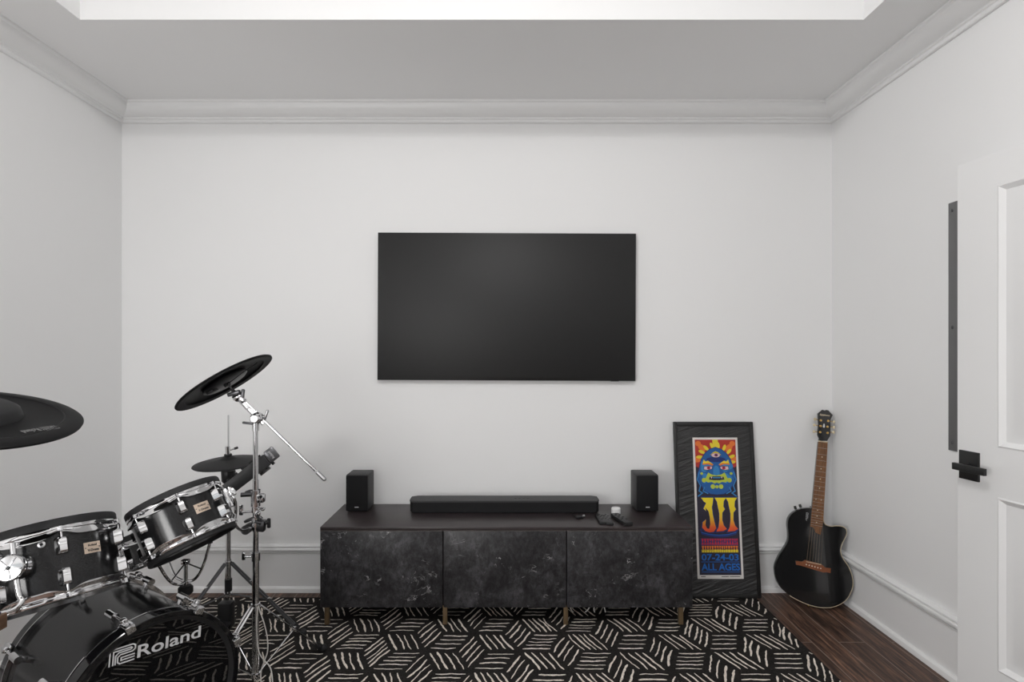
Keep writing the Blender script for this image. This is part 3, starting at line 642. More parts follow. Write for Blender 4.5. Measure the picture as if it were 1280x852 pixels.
# ------------------------------------------------------------------ drum kit
def hoop_ears(R, z0, z1, angs, up, seg=144):           # flanged hoop whose flange rides up at every tension rod
    mb = MB(); prof_n = 9; vs = []; s_ = 1 if up else -1
    for k in range(seg):
        a = 2*PI*k/seg; d = min(abs((a-b+PI) % (2*PI)-PI) for b in angs); e = math.exp(-(d/.16)**2)
        zo = (z0 if up else z1); zi = (z1 if up else z0); zl = zo+(zi-zo)*.42*e           # lower edge lifts at the ears
        zm = zi+(zl-zi)*.42
        pr = [(R-.010, zi), (R+.0015, zi), (R+.0035, zi+(zm-zi)*.25), (R+.0035, zi+(zm-zi)*.8), (R+.0008, zm), (R+.0012, zm+(zl-zm)*.3), (R+.0062+.004*e, zl+(zm-zl)*.30), (R+.0068+.005*e, zl), (R-.008, zl)]
        vs += [(r*math.cos(a), r*math.sin(a), z) for r, z in pr]
    fs = []
    for k in range(seg):
        q = (k+1) % seg
        for j in range(prof_n): fs.append((k*prof_n+j, q*prof_n+j, q*prof_n+(j+1) % prof_n, k*prof_n+(j+1) % prof_n))
    return mb.add(vs, fs)
def lug_mesh(R, a, z0, z1, wd=.022, dep=.020):          # rounded chrome casing standing off the shell at angle a
    mb = MB(); h = z1-z0; prof = []
    X = Matrix.Rotation(a, 4, 'Z') @ Matrix.Translation((R, 0, (z0+z1)/2))
    vs = []; N = 3; lv = [(-.5, .5), (-.44, .82), (-.30, 1), (.30, 1), (.44, .82), (.5, .5)]
    for t, sc in lv:
        for k in range(N+1):
            b = -PI/2+PI*k/N; vs.append((max(-.002, dep*sc*math.cos(b)), wd/2*(sc*.5+.5)*math.sin(b), t*h))
    m_ = N+1; fs = [(i*m_+k, i*m_+k+1, (i+1)*m_+k+1, (i+1)*m_+k) for i in range(len(lv)-1) for k in range(N)]
    fs += [tuple(range(m_))[::-1], tuple(range((len(lv)-1)*m_, len(lv)*m_))] + [(i*m_, (i+1)*m_, (i+1)*m_+N, i*m_+N) for i in range(len(lv)-1)]
    return mb.add(vs, fs, 0, X)
def cylpt(R, a, z): return Vector((R*math.cos(a), R*math.sin(a), z))
def drum(name, label, cat, c, n, R, h, angs, badge_a=None, rim=.022, hoop=.026, group=None, shell='spark', lug_h=.033, lug_z=None, lug_w=.030, badge_z=0):
    R0 = frame_z(n, Vector((0, 0, 1))); c = Vector(c)
    t = thing(name, label, cat, c+R0 @ Vector((0, 0, -h)), R0, group)
    Z = lambda z: z+h                                   # local z counted from the bottom hoop
    MB().lathe([(R-.012, Z(-h+.012)), (R, Z(-h+.012)), (R, Z(h-.012)), (R-.012, Z(h-.012))], 96, closed=True).build('shell', M[shell], t)
    MB().lathe([(R-.002, Z(h-rim+.003)), (R+.0075, Z(h-rim)), (R+.0075, Z(h-.004)), (R+.0055, Z(h)), (R-.003, Z(h)), (R-.008, Z(h-.005)), (R-.009, Z(h-rim))], 96, closed=True).build('rubber_rim', M['rubber'], t)
    MB().lathe([(0, Z(h-.012)), (R-.007, Z(h-.012)), (R-.007, Z(h-.016)), (0, Z(h-.016))], 64).build('drum_head', M['head'], t)
    MB().lathe([(0, Z(-h+.014)), (R-.006, Z(-h+.014)), (R-.006, Z(-h+.010)), (0, Z(-h+.010))], 64).build('bottom_head', M['plastic'], t)
    ang = [math.radians(a) for a in angs]
    hoop_ears(R+.004, Z(h-rim-hoop), Z(h-rim+.001), ang, True).build('top_hoop', M['chrome'], t)
    hoop_ears(R+.004, Z(-h), Z(-h+hoop), ang, False).build('bottom_hoop', M['chrome'], t)
    zt = h-rim-hoop; zb = -h+hoop
    for a in ang:
        for sgn_, ze in ((1, zt), (-1, zb)):
            zc = lug_z[0] if sgn_ > 0 else lug_z[1]
            l = lug_mesh(R, a, Z(zc-lug_h/2), Z(zc+lug_h/2), lug_w, lug_w*.72).build('lug', M['chrome'], t)
            MB().cyl(cylpt(R+.0105, a, Z(zc)), cylpt(R+.0105, a, Z(ze+sgn_*hoop*.72)), .0030, seg=10).cyl(cylpt(R+.0105, a, Z(ze+sgn_*hoop*.55)), cylpt(R+.0105, a, Z(ze+sgn_*hoop*.95)), .0050, seg=8).build('tension_rod', M['chrome'], l)
    if badge_a is not None:
        a = math.radians(badge_a); bwid, bh = .046, .030
        b = MB(); N = 8; vs = []
        for rr in (R-.001, R+.0012):
            for k in range(N+1):
                q = a+(k/N-.5)*bwid/R
                for z in (-bh/2, bh/2): vs.append(cylpt(rr, q, Z(badge_z+z)))
        s2 = 2*(N+1); fs = [(2*k, 2*k+2, 2*k+3, 2*k+1) for k in range(N)] + [(s2+2*k, s2+2*k+2, s2+2*k+3, s2+2*k+1) for k in range(N)]
        fs += [(2*k, 2*k+2, s2+2*k+2, s2+2*k) for k in range(N)] + [(2*k+1, 2*k+3, s2+2*k+3, s2+2*k+1) for k in range(N)] + [(0, 1, s2+1, s2), (2*N, 2*N+1, s2+2*N+1, s2+2*N)]
        bo = b.add(vs, fs).build('badge', M['badge'], t)
        bt = MB(); flat = MB(); put_text(flat, 'Roland', Matrix.Translation((-.012, .004, 0)), .006, .024, .01); put_text(flat, 'V-Drums', Matrix.Translation((-.015, -.010, 0)), .007, .032, .02)
        bt.add([cylpt(R+.0017+p[2], a+p[0]/R, Z(badge_z)+p[1]) for p in flat.v], flat.f).build('lettering', M['ink'], bo)
        for s_ in (-1, 1): MB().ball(cylpt(R+.0014, a+s_*.0195/R, Z(badge_z)), .0017).build('rivet', M['dark_steel'], bo)
    return t, R0, c, Z
LN = (-.30659, .23056, .92350); LC = (-1.293, 1.6, .724)
tl, RL, LCv, LZ = drum('tom_drum', 'larger black sparkle tom at the left edge with a round chrome mount', 'drum', LC, LN, .158, .106, [-4, 60.5, 122, 184, 246, 304], 22, hoop=.030, group='black sparkle toms', badge_z=.010, lug_h=.046, lug_z=(.032, -.050), lug_w=.032)
RN = (-.47217, .14018, .87029); RC = (-1.0544, 1.8385, .7853)
tr, RR, RCv, RZ_ = drum('tom_drum', 'smaller black sparkle tom clamped to the cymbal stand, tilted steeply', 'drum', RC, RN, .135, .084, [-91.5, -37.8, 11, 72, 140, 208], -15.5, .019, .026, group='black sparkle toms', lug_h=.040, lug_z=(.020, -.038), lug_w=.030, badge_z=-.004)
MB().lathe([(.122, -.014), (.132, -.014), (.1345, -.011), (.1345, .001), (.122, .001)], 96, closed=True).build('bottom_rim', M['rubber'], tr)
# round mount on the larger tom with its bent rod
a = math.radians(-36); aX = Matrix.Rotation(a, 4, 'Z') @ Matrix.Translation((.158, 0, LZ(.004))) @ Matrix.Rotation(PI/2, 4, 'Y')
mo = MB().lathe([(0, 0), (.030, 0), (.030, .012), (.024, .020), (.024, .034), (.032, .036), (.033, .050), (.029, .056), (.010, .058), (0, .058)], 32, X=aX).build('mount_bracket', M['chrome'], tl)
for k in range(5):
    b = 2*PI*k/5; MB().box(aX @ Vector((.015*math.cos(b), .015*math.sin(b), .0580)), (.026, .005, .003), (aX @ Matrix.Rotation(b, 4, 'Z')).to_3x3(), .001).build('rib', M['chrome'], mo)
MB().ball(aX @ Vector((0, 0, .059)), .005).build('centre_screw', M['dark_steel'], mo)
rod_local = [aX @ Vector((-.062, .001, .030)), aX @ Vector((.03, .001, .030)), aX @ Vector((.075, .003, .030))]
TLW = ROOTM[tl.name]; rw = [TLW @ p for p in rod_local]
ride_pole = Vector((-1.335, 1.36, 0))
rw += [at(29, 750, 1.41), at(22, 760, 1.40), at(8, 765, 1.39), at(-30, 772, 1.37), Vector((-1.33, 1.36, .66))]
MB().tube(rw, .0063, 12, smooth=2).build('mount_rod', M['chrome'], tl, world=True)
MB().lathe([(.004, 0), (.0085, 0), (.0085, .002), (.004, .003)], 20, X=Matrix.Rotation(math.radians(-19), 4, 'Z') @ Matrix.Translation((.158, 0, LZ(.047))) @ Matrix.Rotation(PI/2, 4, 'Y'), closed=True).build('air_vent', M['steel'], tl)
# bracket on the smaller tom
a = math.radians(38); aX = Matrix.Rotation(a, 4, 'Z') @ Matrix.Translation((.135, 0, RZ_(.0)))
mb2 = MB().box(aX @ Vector((.008, 0, 0)), (.018, .034, .066), aX.to_3x3(), .004).box(aX @ Vector((.026, 0, .012)), (.024, .028, .026), aX.to_3x3(), .005).cyl(aX @ Vector((.026, -.03, .012)), aX @ Vector((.026, .03, .012)), .006).box(aX @ Vector((.026, -.036, .012)), (.006, .006, .032), aX.to_3x3(), .002)
mb2.build('mount_bracket', M['chrome'], tr)

# snare, chrome shell, sitting in a basket stand behind the smaller tom
SN = Vector((-.378, .093, .921)).normalized(); SB = Vector((-1.270, 2.18, .560))
SH = .062; SCn = SB+SN*SH
sn, RS, _, SZ = drum('snare_drum', 'chrome snare drum in a basket stand, mostly hidden behind the smaller tom', 'drum', SCn, SN, .172, SH, [-100+36*k for k in range(10)], None, .020, .020, shell='gloss', lug_h=.066, lug_z=(-.001, -.002), lug_w=.026)
MB().lathe([(0, -.006), (.150, -.006), (.165, .0), (.165, .004), (0, .004)], 48).build('base_cover', M['plastic'], sn)
b0 = at(232, 700, 2.20)
base_x, base_y = b0.x, b0.y
ss = thing('snare_stand', 'chrome snare stand holding the snare drum in three curved arms', 'stand', (base_x, base_y, RZ))
j = Vector((base_x, base_y, at(0, 726, 2.20).z)); jt = Vector((base_x, base_y, at(0, 703, 2.20).z))
MB().cyl((base_x, base_y, RZ+.10), j, .0105).build('tube', M['chrome'], ss, world=True)
MB().cyl(j, jt+Vector((0, 0, .01)), .008).box(jt+Vector((0, 0, .004)), (.03, .022, .018), None, .004).build('tilter', M['chrome'], ss, world=True)
MB().lathe([(0, -.018), (.020, -.018), (.027, -.010), (.027, .010), (.020, .018), (0, .018)], 20, X=Matrix.Translation((base_x, base_y, at(0, 737, 2.20).z))).build('basket_nut', M['rubber'], ss, world=True)
for ang_ in (25, 145, 265):
    d = Vector((math.cos(math.radians(ang_)), math.sin(math.radians(ang_)), 0)); tip = SB+(d-SN*d.dot(SN)).normalized()*.112-SN*.006
    mid = j.lerp(tip, .45)+Vector((0, 0, -.030))+d*.02
    am = MB().tube([j, j+d*.03+Vector((0, 0, -.004)), mid, tip-SN*.012, tip+SN*.004], .0055, 8, smooth=2).build('basket_arm', M['chrome'], ss, world=True)
    MB().cyl(tip-SN*.016, tip-SN*.002, .009, seg=12).build('rubber_grip', M['rubber'], am, world=True)
    lt = jt.lerp(mid, 1); MB().tube([jt, lt], .003, 6).build('basket_link', M['chrome'], ss, world=True)
def legs(root, pole, zc, reach, angs_, ring_z=.06, r=.006, dark=False, double=True):
    mt = M['dark_steel'] if dark else M['chrome']
    for ang_ in angs_:
        rc_ = reach
        if isinstance(ang_, tuple): ang_, rc_ = ang_
        d = Vector((math.cos(math.radians(ang_)), math.sin(math.radians(ang_)), 0)); s_ = Vector((-d.y, d.x, 0))
        a0 = Vector((pole.x, pole.y, zc))+d*.016; ft = Vector((pole.x, pole.y, RZ+.010))+d*rc_
        lg = MB()
        for o_ in ((-.007, .007) if double else (0,)): lg.tube([a0+s_*o_, a0.lerp(ft, .92)+s_*o_], r*.62, 8)
        L = lg.build('leg', mt, root, world=True)
        MB().tube([a0.lerp(ft, .88), a0.lerp(ft, .94)], [.012, .014], 12).ball(ft+Vector((0, 0, .006)), .016, (1.1, 1.1, .9)).build('rubber_foot', M['rubber'], L, world=True)
        b0_ = Vector((pole.x, pole.y, ring_z))+d*.014; b1_ = a0.lerp(ft, .52)
        MB().tube([b0_, b1_], r*.42, 8).cyl(b1_-s_*.010, b1_+s_*.010, .006, seg=10).build('brace', mt, root, world=True)
        MB().box(a0.lerp(ft, .52), (.016, .018, .016), None, .003).box(a0.lerp(ft, .27), (.014, .018, .014), None, .003).build('rivet_clip', M['chrome'], L, world=True)
legs(ss, Vector((base_x, base_y, 0)), .28, .22, (100, 205, (335, .14)), .11)

# bass drum
KC = Vector((-1.0444, 1.6869, .283)); KN = Vector((math.cos(-.5964), math.sin(-.5964), 0)); KR = .258
KF = frame_z(KN, Vector((0, 0, 1)))                     # local z = out of the front head, x = up, y = to the side
kt = thing('bass_drum', 'black glossy bass drum with a lettered front head at the bottom left', 'drum', KC+Vector((0, 0, -.283+RZ)), KF)
KO = Vector((.283-RZ, 0, 0))                            # head centre seen from the drum's base
KX = Matrix.Translation(KO)
DP = .425; HW = .0465
MB().lathe([(KR-.022, -HW-.002), (KR-.013, -HW-.002), (KR-.013, -DP+.002), (KR-.022, -DP+.002)], 128, closed=True, X=KX).build('shell', M['spark'], kt)
def kick_hoop(z0, z1, name): 
    o = MB().lathe([(KR-.016, z0), (KR-.002, z0), (KR, z0+.002), (KR, z1-.002), (KR-.002, z1), (KR-.016, z1)], 128, closed=True, X=KX).build(name, M['gloss'], kt); return o
h1 = kick_hoop(-HW, 0, 'front_hoop'); h2 = kick_hoop(-DP-.042, -DP, 'rear_hoop')
for zz, o in ((-HW-.0006, h1), (-DP+.0006, h2)):
    MB().lathe([(KR-.012, zz-.0012), (KR+.0018, zz-.0018), (KR+.0018, zz+.0018), (KR-.012, zz+.0018)], 128, closed=True, X=KX).build('hoop_edge', M['chrome'], o)
MB().lathe([(0, -.012), (KR-.0300, -.012), (KR-.0285, -.012), (KR-.028, -.012), (KR-.018, -.009), (KR-.014, -.009), (KR-.014, -.014), (0, -.014)], 128, X=KX).build('front_head', M['film'], kt)
MB().lathe([(KR-.030, -.011), (KR-.028, -.0095), (KR-.0165, -.004), (KR-.0155, -.006)], 128, X=KX).build('head_collar', M['plastic'], kt)
MB().lathe([(0, -DP-.030), (KR-.016, -DP-.030), (KR-.016, -DP-.034), (0, -DP-.034)], 64, X=KX).build('rear_head', M['head'], kt)
for k in range(8):
    a = math.radians(16.5-45*k)
    for front in (True, False):
        X = KX @ Matrix.Rotation(a, 4, 'Z')             # x outward
        s_ = 1 if front else -1; zf = 0 if front else -DP-.042
        def Pq(r, z): return X @ Vector((r, 0, z))
        R3 = X.to_3x3()
        cl = MB().box(Pq(KR+.002, zf+s_*.004), (.024, .026, .009), R3, .003).box(Pq(KR+.009, zf-s_*.016), (.010, .026, .042), R3, .003).box(Pq(KR+.018, zf-s_*.030), (.018, .018, .016), R3, .004)
        c_ = cl.build('claw', M['chrome'], kt)
        MB().cyl(Pq(KR+.019, zf-s_*.010), Pq(KR+.016, zf-s_*.105), .0036, seg=10).cyl(Pq(KR+.019, zf-s_*.012), Pq(KR+.0185, zf-s_*.024), .006, seg=10).build('tension_rod', M['chrome'], c_)
        lg = MB(); zl = zf-s_*.112
        lg.cyl(Pq(KR+.014, zl-.024), Pq(KR+.014, zl+.024), .0115, seg=14).box(Pq(KR-.004, zl), (.030, .016, .022), R3, .003)
        lg.build('lug', M['chrome'], kt)
lt = MB()
LX = KX @ Matrix(((0, 1, 0, 0), (-1, 0, 0, 0), (0, 0, 1, -.0112), (0, 0, 0, 1)))      # x to the viewer's right, y up
LX = KX @ Matrix(((0, 1, 0, 0), (1, 0, 0, 0), (0, 0, 1, -.0112), (0, 0, 0, 1))) if (KF @ Vector((0, 1, 0))).x > 0 else LX
logo(lt, LX @ Matrix.Translation((-.123, .157, 0)) @ Matrix.Rotation(math.radians(-4.5), 4, 'Z'), .036, .258)
lt.build('lettering', M['silver_print'], kt)
for s_ in (-1, 1):
    MB().tube([KO+Vector((-.05, s_*(KR-.01), -.12)), KO+Vector((-.18, s_*(KR+.06), -.02)), KO+Vector((-.263, s_*(KR+.10), .05))], .007, 10).build('spur', M['chrome'], kt)

# boom cymbal stand
PX_, PD = 319.5, 2.26; pole = at(PX_, 700, PD); pole.z = 0
bs_ = thing('boom_cymbal_stand', 'chrome boom cymbal stand with tilted arm, between drums and cabinet', 'stand', (pole.x, pole.y, RZ))
def zpx(py, d=PD): return at(0, py, d).z
def PV(z): return Vector((pole.x, pole.y, z))
MB().cyl(PV(zpx(849)), PV(zpx(690)), .0135, seg=24).build('lower_tube', M['chrome'], bs_, world=True)
MB().cyl(PV(zpx(700)), PV(zpx(600)), .0112, seg=24).build('middle_tube', M['chrome'], bs_, world=True)
MB().cyl(PV(zpx(665)), PV(zpx(528)), .0098, seg=24).build('upper_tube', M['chrome'], bs_, world=True)
ml = MB().cyl(PV(zpx(700)), PV(zpx(690)), .0175, seg=20).cyl(PV(zpx(694.5))+Vector((-.014, -.006, 0)), PV(zpx(694.5))+Vector((-.040, -.010, 0)), .0045).build('height_clamp', M['chrome'], bs_, world=True)
MB().box(PV(zpx(694))+Vector((-.044, -.010, .002)), (.014, .009, .034), None, .004).build('wing_bolt', M['chrome'], ml, world=True)
sl = MB().cyl(PV(zpx(757)-.012), PV(zpx(757)+.010), .0175, seg=20).build('leg_collar', M['chrome'], bs_, world=True)
MB().cyl(PV(zpx(843)-.006), PV(zpx(843)+.008), .018, seg=20).build('brace_ring', M['chrome'], bs_, world=True)
legs(bs_, pole, zpx(757), .30, ((48, .30), (152, .25), (238, .28)), zpx(843)+.004, .0075)
# clamps in the middle of the stand
k1 = MB().cyl(PV(zpx(658)), PV(zpx(646)), .017, seg=20).cyl(PV(zpx(640)), PV(zpx(634)), .015, seg=20).cyl(PV(zpx(632)), PV(zpx(612)), .0185, seg=20).box(PV(zpx(622))+Vector((.022, -.002, 0)), (.030, .028, .034), None, .004).box(PV(zpx(636))+Vector((.024, 0, 0)), (.024, .02, .012), None, .003).box(PV(zpx(640))+Vector((.016, -.016, 0)), (.020, .018, .016), None, .004)
kk = k1.build('tube_clamp', M['chrome'], bs_, world=True)
MB().cyl(PV(zpx(638))+Vector((-.010, -.012, 0)), PV(zpx(638))+Vector((-.050, -.022, 0)), .0042).box(PV(zpx(635))+Vector((-.048, -.022, .0)), (.016, .010, .044), None, .004).build('wing_bolt', M['chrome'], kk, world=True)
for q0, q1, rr in ((PV(zpx(617))+Vector((-.008, -.006, 0)), PV(zpx(617))+Vector((-.052, -.016, 0)), .009), (PV(zpx(643))+Vector((.01, -.01, 0)), PV(zpx(646))+Vector((.030, -.012, -.004)), .0075), (PV(zpx(650))+Vector((.004, -.016, 0)), PV(zpx(652))+Vector((.030, -.018, 0)), .0065)):
    MB().cyl(q0, q1, rr).build('clamp_screw', M['dark_steel'], kk, world=True)
k2 = MB().box(PV(zpx(656))+Vector((.026, -.004, 0)), (.030, .030, .046), Matrix.Rotation(.12, 3, 'Y'), .005).cyl(PV(zpx(659.5))+Vector((-.028, -.030, 0)), PV(zpx(659.5))+Vector((-.028, .020, 0)), .0185, seg=20).box(PV(zpx(650))+Vector((-.020, 0, .004)), (.046, .03, .012), Matrix.Rotation(-.35, 3, 'Y'), .004).build('arm_clamp', M['dark_steel'], bs_, world=True)
MB().cyl(PV(zpx(653))+Vector((.038, -.006, 0)), PV(zpx(653))+Vector((.056, -.006, 0)), .005).cyl(PV(zpx(653))+Vector((.052, -.020, .010)), PV(zpx(653))+Vector((.052, .008, -.010)), .006).box(PV(zpx(653))+Vector((.056, -.006, 0)), (.015, .012, .040), None, .005).build('wing_knob', M['plastic'], k2, world=True)
rp = [ROOTM[tr.name] @ (aX @ Vector((.026, 0, .030))), ROOTM[tr.name] @ (aX @ Vector((.026, 0, -.03))), at(293, 654, 2.10), at(298, 661, 2.16), at(304, 663, 2.20), at(313, 660, 2.24)]
MB().tube(rp, .0056, 12, smooth=2).build('tom_arm', M['chrome'], bs_, world=True)
# boom
e0 = at(405.5, 598.5, PD); e1 = at(297, 493, PD); bd = (e0-e1).normalized(); e1 = e1-bd*0
bo = MB().cyl(e1, e0.lerp(e1, .10), .0054, seg=16).cyl(e1.lerp(e0, .30), e1.lerp(e0, .90), .0056, seg=16).build('boom_rod', M['chrome'], bs_, world=True)
MB().cyl(e0.lerp(e1, .085), e0, .0082, seg=16).ball(e0, .0080).build('boom_grip', M['steel'], bo, world=True)
for q in (.42, .58, .74): MB().ball(e1.lerp(e0, q)+Vector((.004, -.004, .005)), .0032).build('marker_stud', M['chrome'], bo, world=True)
cl = at(322, 522, PD)
tb = MB().ball(cl, .025, (1.05, .9, .95)).lathe([(0, -.030), (.014, -.030), (.019, -.024), (.019, -.004), (.022, 0), (0, 0)], 20, X=Matrix.Translation(cl+Vector((0, -.004, 0))) @ Matrix.Rotation(-PI/2, 4, 'X')).cyl(PV(zpx(538)), PV(zpx(526)), .0145, seg=20).box(cl+Vector((.004, 0, -.004)), (.034, .040, .022), Matrix.Rotation(.6, 3, 'Y'), .007).cyl(cl+bd*-.05, cl+bd*.035, .0088, seg=16)
tb = tb.build('boom_clamp', M['chrome'], bs_, world=True)
MB().cyl(cl+Vector((.016, -.004, .004)), cl+Vector((.036, -.004, .008)), .005).box(cl+Vector((.036, -.004, .012)), (.010, .012, .044), Matrix.Rotation(.35, 3, 'Y'), .004).build('wing_bolt', M['steel'], tb, world=True)
MB().box(cl+Vector((-.034, -.010, -.020)), (.044, .012, .009), Matrix.Rotation(.12, 3, 'Y'), .003).build('wing_bolt', M['dark_steel'], tb, world=True)
CN = Vector((-.5543, 0, .8323)).normalized(); CCt = Vector((-1.1382, 2.2768, 1.2215))
tj = at(298, 496, PD); tlp = CCt-CN*.085
tt_ = MB().ball(tj, .021, (1.15, 1, .95)).box(tj+Vector((.016, -.004, -.008)), (.034, .026, .020), Matrix.Rotation(.75, 3, 'Y'), .005).cyl(tj, at(310.5, 510, PD), .0115, seg=16).cyl(tj, tj.lerp(CCt, .4), .0105, .007, seg=16)
tt_ = tt_.build('tilter', M['chrome'], bs_, world=True)
MB().box(tj+Vector((.020, -.006, .010)), (.013, .014, .044), Matrix.Rotation(.1, 3, 'Y'), .004).build('tilter_bolt', M['dark_steel'], tt_, world=True)
MB().box(tj+Vector((-.012, -.012, .016)), (.050, .020, .016), Matrix.Rotation(-.3, 3, 'Y'), .004).build('tilter_bolt', M['dark_steel'], tt_, world=True)
MB().cyl(tj.lerp(CCt, .2), CCt+CN*.03, .0045, seg=12).build('cymbal_rod', M['chrome'], bs_, world=True)
MB().lathe([(0, 0), (.013, 0), (.013, .018), (0, .018)], 16, X=Matrix.Translation(CCt-CN*.028) @ frame_z(CN).to_4x4()).build('felt_washer', M['rubber'], bs_, world=True)
# crash cymbal: underside seen
RCm = frame_z(CN, Vector((0, -1, 0)))
cr = thing('cymbal', 'black cymbal on the boom stand, steeply tilted, its underside showing', 'cymbal', CCt, RCm, 'black rubber pad cymbals')
MB().lathe([(.008, .019), (.025, .019), (.042, .010), (.055, .006), (.17, -.001), (.198, -.006), (.2035, -.010), (.2025, -.0135), (.197, -.0135), (.180, -.010), (.175, -.006), (.06, .001), (.04, .005), (.008, .012)], 96, closed=True).build('bow', M['cymbal'], cr)
MB().lathe([(.196, -.0136), (.1965, -.0150), (.166, -.0118), (.164, -.0098)], 96).build('edge_ring', M['cymbal_grey'], cr)
MB().lathe([(.09, -.004), (.092, -.012), (.084, -.017), (.018, -.019), (.012, -.012)], 64).build('sensor_dish', M['plastic'], cr)
MB().box((.03, -.05, -.020), (.05, .03, .010), None, .003).build('jack_box', M['plastic'], cr)
MB().tube([(.014, .004, -.024), (.030, .040, -.027), (.020, .095, -.020), (-.004, .150, -.015)], .0016, 6, smooth=2).build('highlight_line', M['cymbal_grey'], cr)  # thin grey line standing in for a highlight across the underside

# ride cymbal at the left edge on its own stand
rth, raz = .2505, -.425
YN = Vector((math.sin(rth)*math.cos(raz), math.sin(rth)*math.sin(raz), math.cos(rth))); YC = Vector((-1.312, 1.3725, 1.182))
RY = frame_z(YN, Vector((1, 0, 0)))
rd = thing('cymbal', 'black cymbal cut off by the left edge, its bell and printed mark seen from above', 'cymbal', YC, RY, 'black rubber pad cymbals')
MB().lathe([(.010, -.002), (.095, .001), (.180, -.0015), (.186, .001), (.192, .0025), (.2235, -.0025), (.2285, -.006), (.2265, -.011), (.218, -.012), (.19, -.009), (.010, -.011)], 128, closed=True).build('bow', M['cymbal'], rd)
MB().lathe([(.1845, .0012), (.1865, .0030), (.1885, .0012)], 128).build('edge_ring', M['cymbal_grey'], rd)
MB().lathe([(.010, .030), (.035, .030), (.085, .0255), (.096, .019), (.104, .001), (.10, -.002), (.010, -.002)], 96, closed=True).build('bell', M['cymbal_grey'], rd)
I = ROOTM[rd.name].inverted()
def ride_hit(px, py):
    d = at(px, py, 1)-Vector((0, 0, EYE)); o = Vector((0, 0, EYE)); t_ = (YC-o).dot(YN)/d.dot(YN); return I @ (o+d*t_)
pa, pb = ride_hit(66, 532.5), ride_hit(26, 539)          # the mark reads from the player's side
dx = Vector((pb.x-pa.x, pb.y-pa.y, 0)); Ln = dx.length; dx.normalize(); dy = Vector((-dx.y, dx.x, 0))
XX = Matrix(((dx.x, dy.x, 0, pa.x), (dx.y, dy.y, 0, pa.y), (0, 0, 1, .0016), (0, 0, 0, 1)))
lt = MB(); logo(lt, XX, .019, Ln*1.02); lt.build('lettering', M['dim_print'], rd)
rs = thing('cymbal_stand', 'chrome straight stand carrying the black cymbal beyond the left edge', 'stand', (ride_pole.x, ride_pole.y, RZ))
MB().cyl((ride_pole.x, ride_pole.y, RZ+.03), (ride_pole.x, ride_pole.y, .60), .0135, seg=20).build('lower_tube', M['chrome'], rs, world=True)
MB().cyl((ride_pole.x, ride_pole.y, .58), (ride_pole.x, ride_pole.y, 1.10), .0105, seg=20).build('upper_tube', M['chrome'], rs, world=True)
MB().cyl((ride_pole.x, ride_pole.y, 1.10), YC+YN*.04, .0045, seg=12).build('cymbal_rod', M['chrome'], rs, world=True)
MB().cyl((ride_pole.x, ride_pole.y, .63), (ride_pole.x, ride_pole.y, .69), .018, seg=20).build('tube_clamp', M['chrome'], rs, world=True)
MB().lathe([(0, .030), (.014, .030), (.014, .044), (.007, .046), (.007, .060), (0, .060)], 18).build('wing_nut', M['plastic'], rd)
legs(rs, ride_pole, .32, .26, (100, 200, 315), .05, .0075)

# hi-hat on its stand
HD = 2.66; hp = at(285.5, 576, HD); hx, hy = hp.x, hp.y
hs_ = thing('hi_hat_stand', 'chrome hi-hat stand with pedal behind the boom stand, near the back wall', 'stand', (hx, hy, RZ))
HV = lambda py: Vector((hx, hy, at(0, py, HD).z))
MB().cyl(HV(700), HV(605), .0105, seg=20).cyl(HV(735), HV(698), .0125, seg=20).build('tube', M['chrome'], hs_, world=True)
MB().cyl(HV(612), HV(518.5), .0034, seg=12).build('pull_rod', M['steel'], hs_, world=True)
MB().lathe([(0, 0), (.022, .002), (.030, .012), (.032, .055), (.030, .060), (0, .060)], 28, X=Matrix.Translation(HV(601.5)+Vector((0, 0, -.008)))).build('sensor_unit', M['plastic'], hs_, world=True)
MB().cyl(HV(703)-Vector((0, 0, .010)), HV(703)+Vector((0, 0, .010)), .0175, seg=20).build('leg_collar', M['chrome'], hs_, world=True)
hc = MB().cyl(HV(742)-Vector((0, 0, .006)), HV(742)+Vector((0, 0, .006)), .020, seg=20).build('brace_ring', M['chrome'], hs_, world=True)
MB().cyl(HV(738), HV(723), .0165, seg=20).build('sleeve', M['plastic'], hs_, world=True)
pd = MB().box(Vector((hx, hy-.02, .10)), (.062, .05, .12), None, .006).box(Vector((hx-.012, hy-.16, .045)), (.085, .26, .016), Matrix.Rotation(.22, 3, 'X'), .005).box(Vector((hx-.012, hy-.29, .022)), (.085, .05, .022), None, .004)
pd.build('pedal', M['plastic'], hs_, world=True)
legs(hs_, Vector((hx, hy, 0)), HV(703).z, .37, ((-6, .37), (236, .33), (118, .26)), HV(742).z, .0085, dark=True)
hh = thing('cymbal', 'small flat black hi-hat cymbal with a chrome clutch above it', 'cymbal', HV(576.5), frame_z(Vector((-.035, -.05, 1))), 'black rubber pad cymbals')
MB().lathe([(.006, .026), (.020, .025), (.034, .016), (.050, .012), (.120, .004), (.152, -.004), (.155, -.008), (.152, -.011), (.11, -.006), (.04, .0), (.006, .002)], 96, closed=True).build('bow', M['cymbal_grey'], hh)
MB().lathe([(.005, .025), (.016, .025), (.018, .030), (.016, .036), (.005, .037)], 24).build('felt_washer', M['rubber'], hh)
kc = MB().cyl((0, 0, .036), (0, 0, .072), .0105, seg=18).cyl((.006, 0, .052), (.030, -.004, .056), .0035).build('clutch', M['chrome'], hh)
MB().cyl((.030, -.004, .0555), (.046, -.006, .058), .0058).build('clutch_screw', M['plastic'], kc)

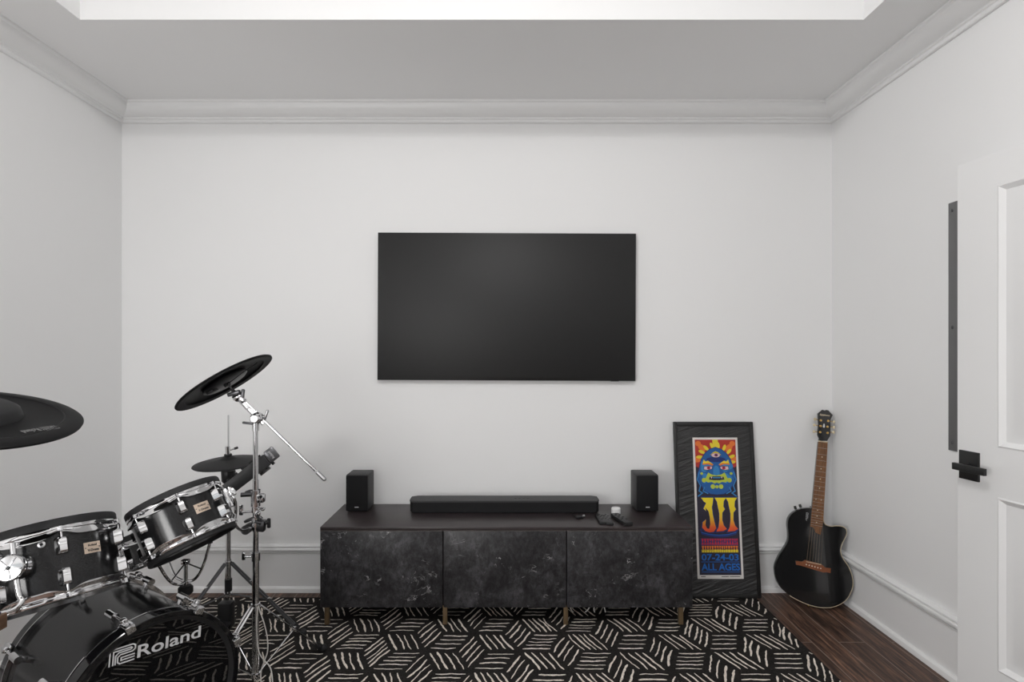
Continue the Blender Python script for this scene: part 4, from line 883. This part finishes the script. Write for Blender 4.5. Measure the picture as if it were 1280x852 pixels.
# drum module: black slab seen from its side
mdl = 2.36
c0 = at(280.0, 614.0, mdl-.01); c1 = at(343.5, 565.5, mdl+.085); ax = (c1-c0); ML = ax.length; ax.normalize()
dv = Vector((-.42, .908, -.20)); dv = (dv-ax*dv.dot(ax)).normalized(); RM = Matrix((ax, dv, ax.cross(dv))).transposed()
md = thing('drum_module', 'black drum sound module tilted on its stand clamp under the small cymbal', 'drum module', c0.lerp(c1, .5)+dv*.085, RM)
MB().box((-.020, 0, -.003), (ML-.040, .17, .056), None, .005).build('casing', M['plastic'], md)
en = MB().box((ML/2-.014, 0, .002), (.044, .172, .058), None, .005).build('end_cap', M['dark_steel'], md)
X = Matrix.Translation((ML/2-.030, -.0870, -.016)) @ Matrix.Rotation(PI/2, 4, 'X') @ Matrix.Rotation(PI/2, 4, 'Z') @ Matrix.Translation((0, -.018, 0)); tx_ = MB(); put_text(tx_, 'Roland', X, .010, .036, .01); tx_.build('lettering', M['silver_print'], en)
for k in range(5): MB().cyl((-.09+k*.038, -.04+.012*(k % 2), .022), (-.09+k*.038, -.04+.012*(k % 2), .034), .009, seg=16).build('knob', M['rubber'], md)
for k in range(4): MB().cyl((.0+k*.030, -.055, -.022), (.0+k*.030, -.055, -.038), .007, seg=12).build('jack', M['plastic'], md)
MB().box((.045, -.02, -.034), (.050, .04, .022), None, .003).build('mount_plate', M['dark_steel'], md)
mr = MB().tube([at(308, 616, 2.33), at(313, 614, 2.30), PV(zpx(617))], .009, 10).build('module_arm', M['dark_steel'], bs_, world=True)

# white cables hung on the stand
def cable(pts, label, d0):
    ps = [at(x, y, d) for x, y, d in pts]
    for p in ps: p.z = max(p.z, RZ+.006)
    single(MB().tube(ps, .0024, 8, smooth=2), 'white_cable', M['white_cable'], label, 'cable', (ps[-1].x, ps[-1].y, RZ), 'white cables by the drum stand')
cable([(321.5, 758, 2.225), (321.7, 764, 2.22), (320.5, 780, 2.22), (321.5, 803, 2.22), (323.5, 816, 2.215), (331, 826, 2.20), (337.5, 832, 2.19), (340, 842, 2.17), (341.5, 862, 2.14), (342, 880, 2.13)], 'white cable hanging close along the boom stand pole', 2.2)
cable([(323, 757, 2.235), (325, 764, 2.228), (330.5, 779, 2.228), (334.5, 797, 2.228), (335, 814, 2.225), (331, 824, 2.215), (326, 838, 2.21), (326, 850, 2.19), (327.5, 868, 2.16), (329, 880, 2.14)], 'white cable swinging wide to the right of the boom stand pole', 2.2)

# table corner at the left edge
tbl = thing('side_table', 'brown wooden table corner at the very left edge', 'table', (-1.5, .9, 0))
tx1 = at(9.5, 0, 1.25).x
MB().span((tx1-.8, .65, .722), (tx1, 1.25, .755), .002).build('table_top', M['table_wood'], tbl, world=True)
for x in (tx1-.72, tx1-.22):
    for y in (.72, 1.02): MB().span((x-.02, y-.02, RZ), (x+.02, y+.02, .722), .003).build('leg', M['table_wood'], tbl, world=True)
cth = MB()
for k, (dx_, h_) in enumerate(((0, .006), (.004, .011), (.009, .015))): cth.box((tx1-.124-dx_, 1.13, .756+h_-.003), (.24, .22, .0075), Matrix.Rotation(.02*k, 3, 'Z'), .003)
single(cth, 'folded_cloth', M['blue_cloth'], 'dark blue cloth folded on the table corner at the left edge', 'cloth', (tx1-.13, 1.12, .755))
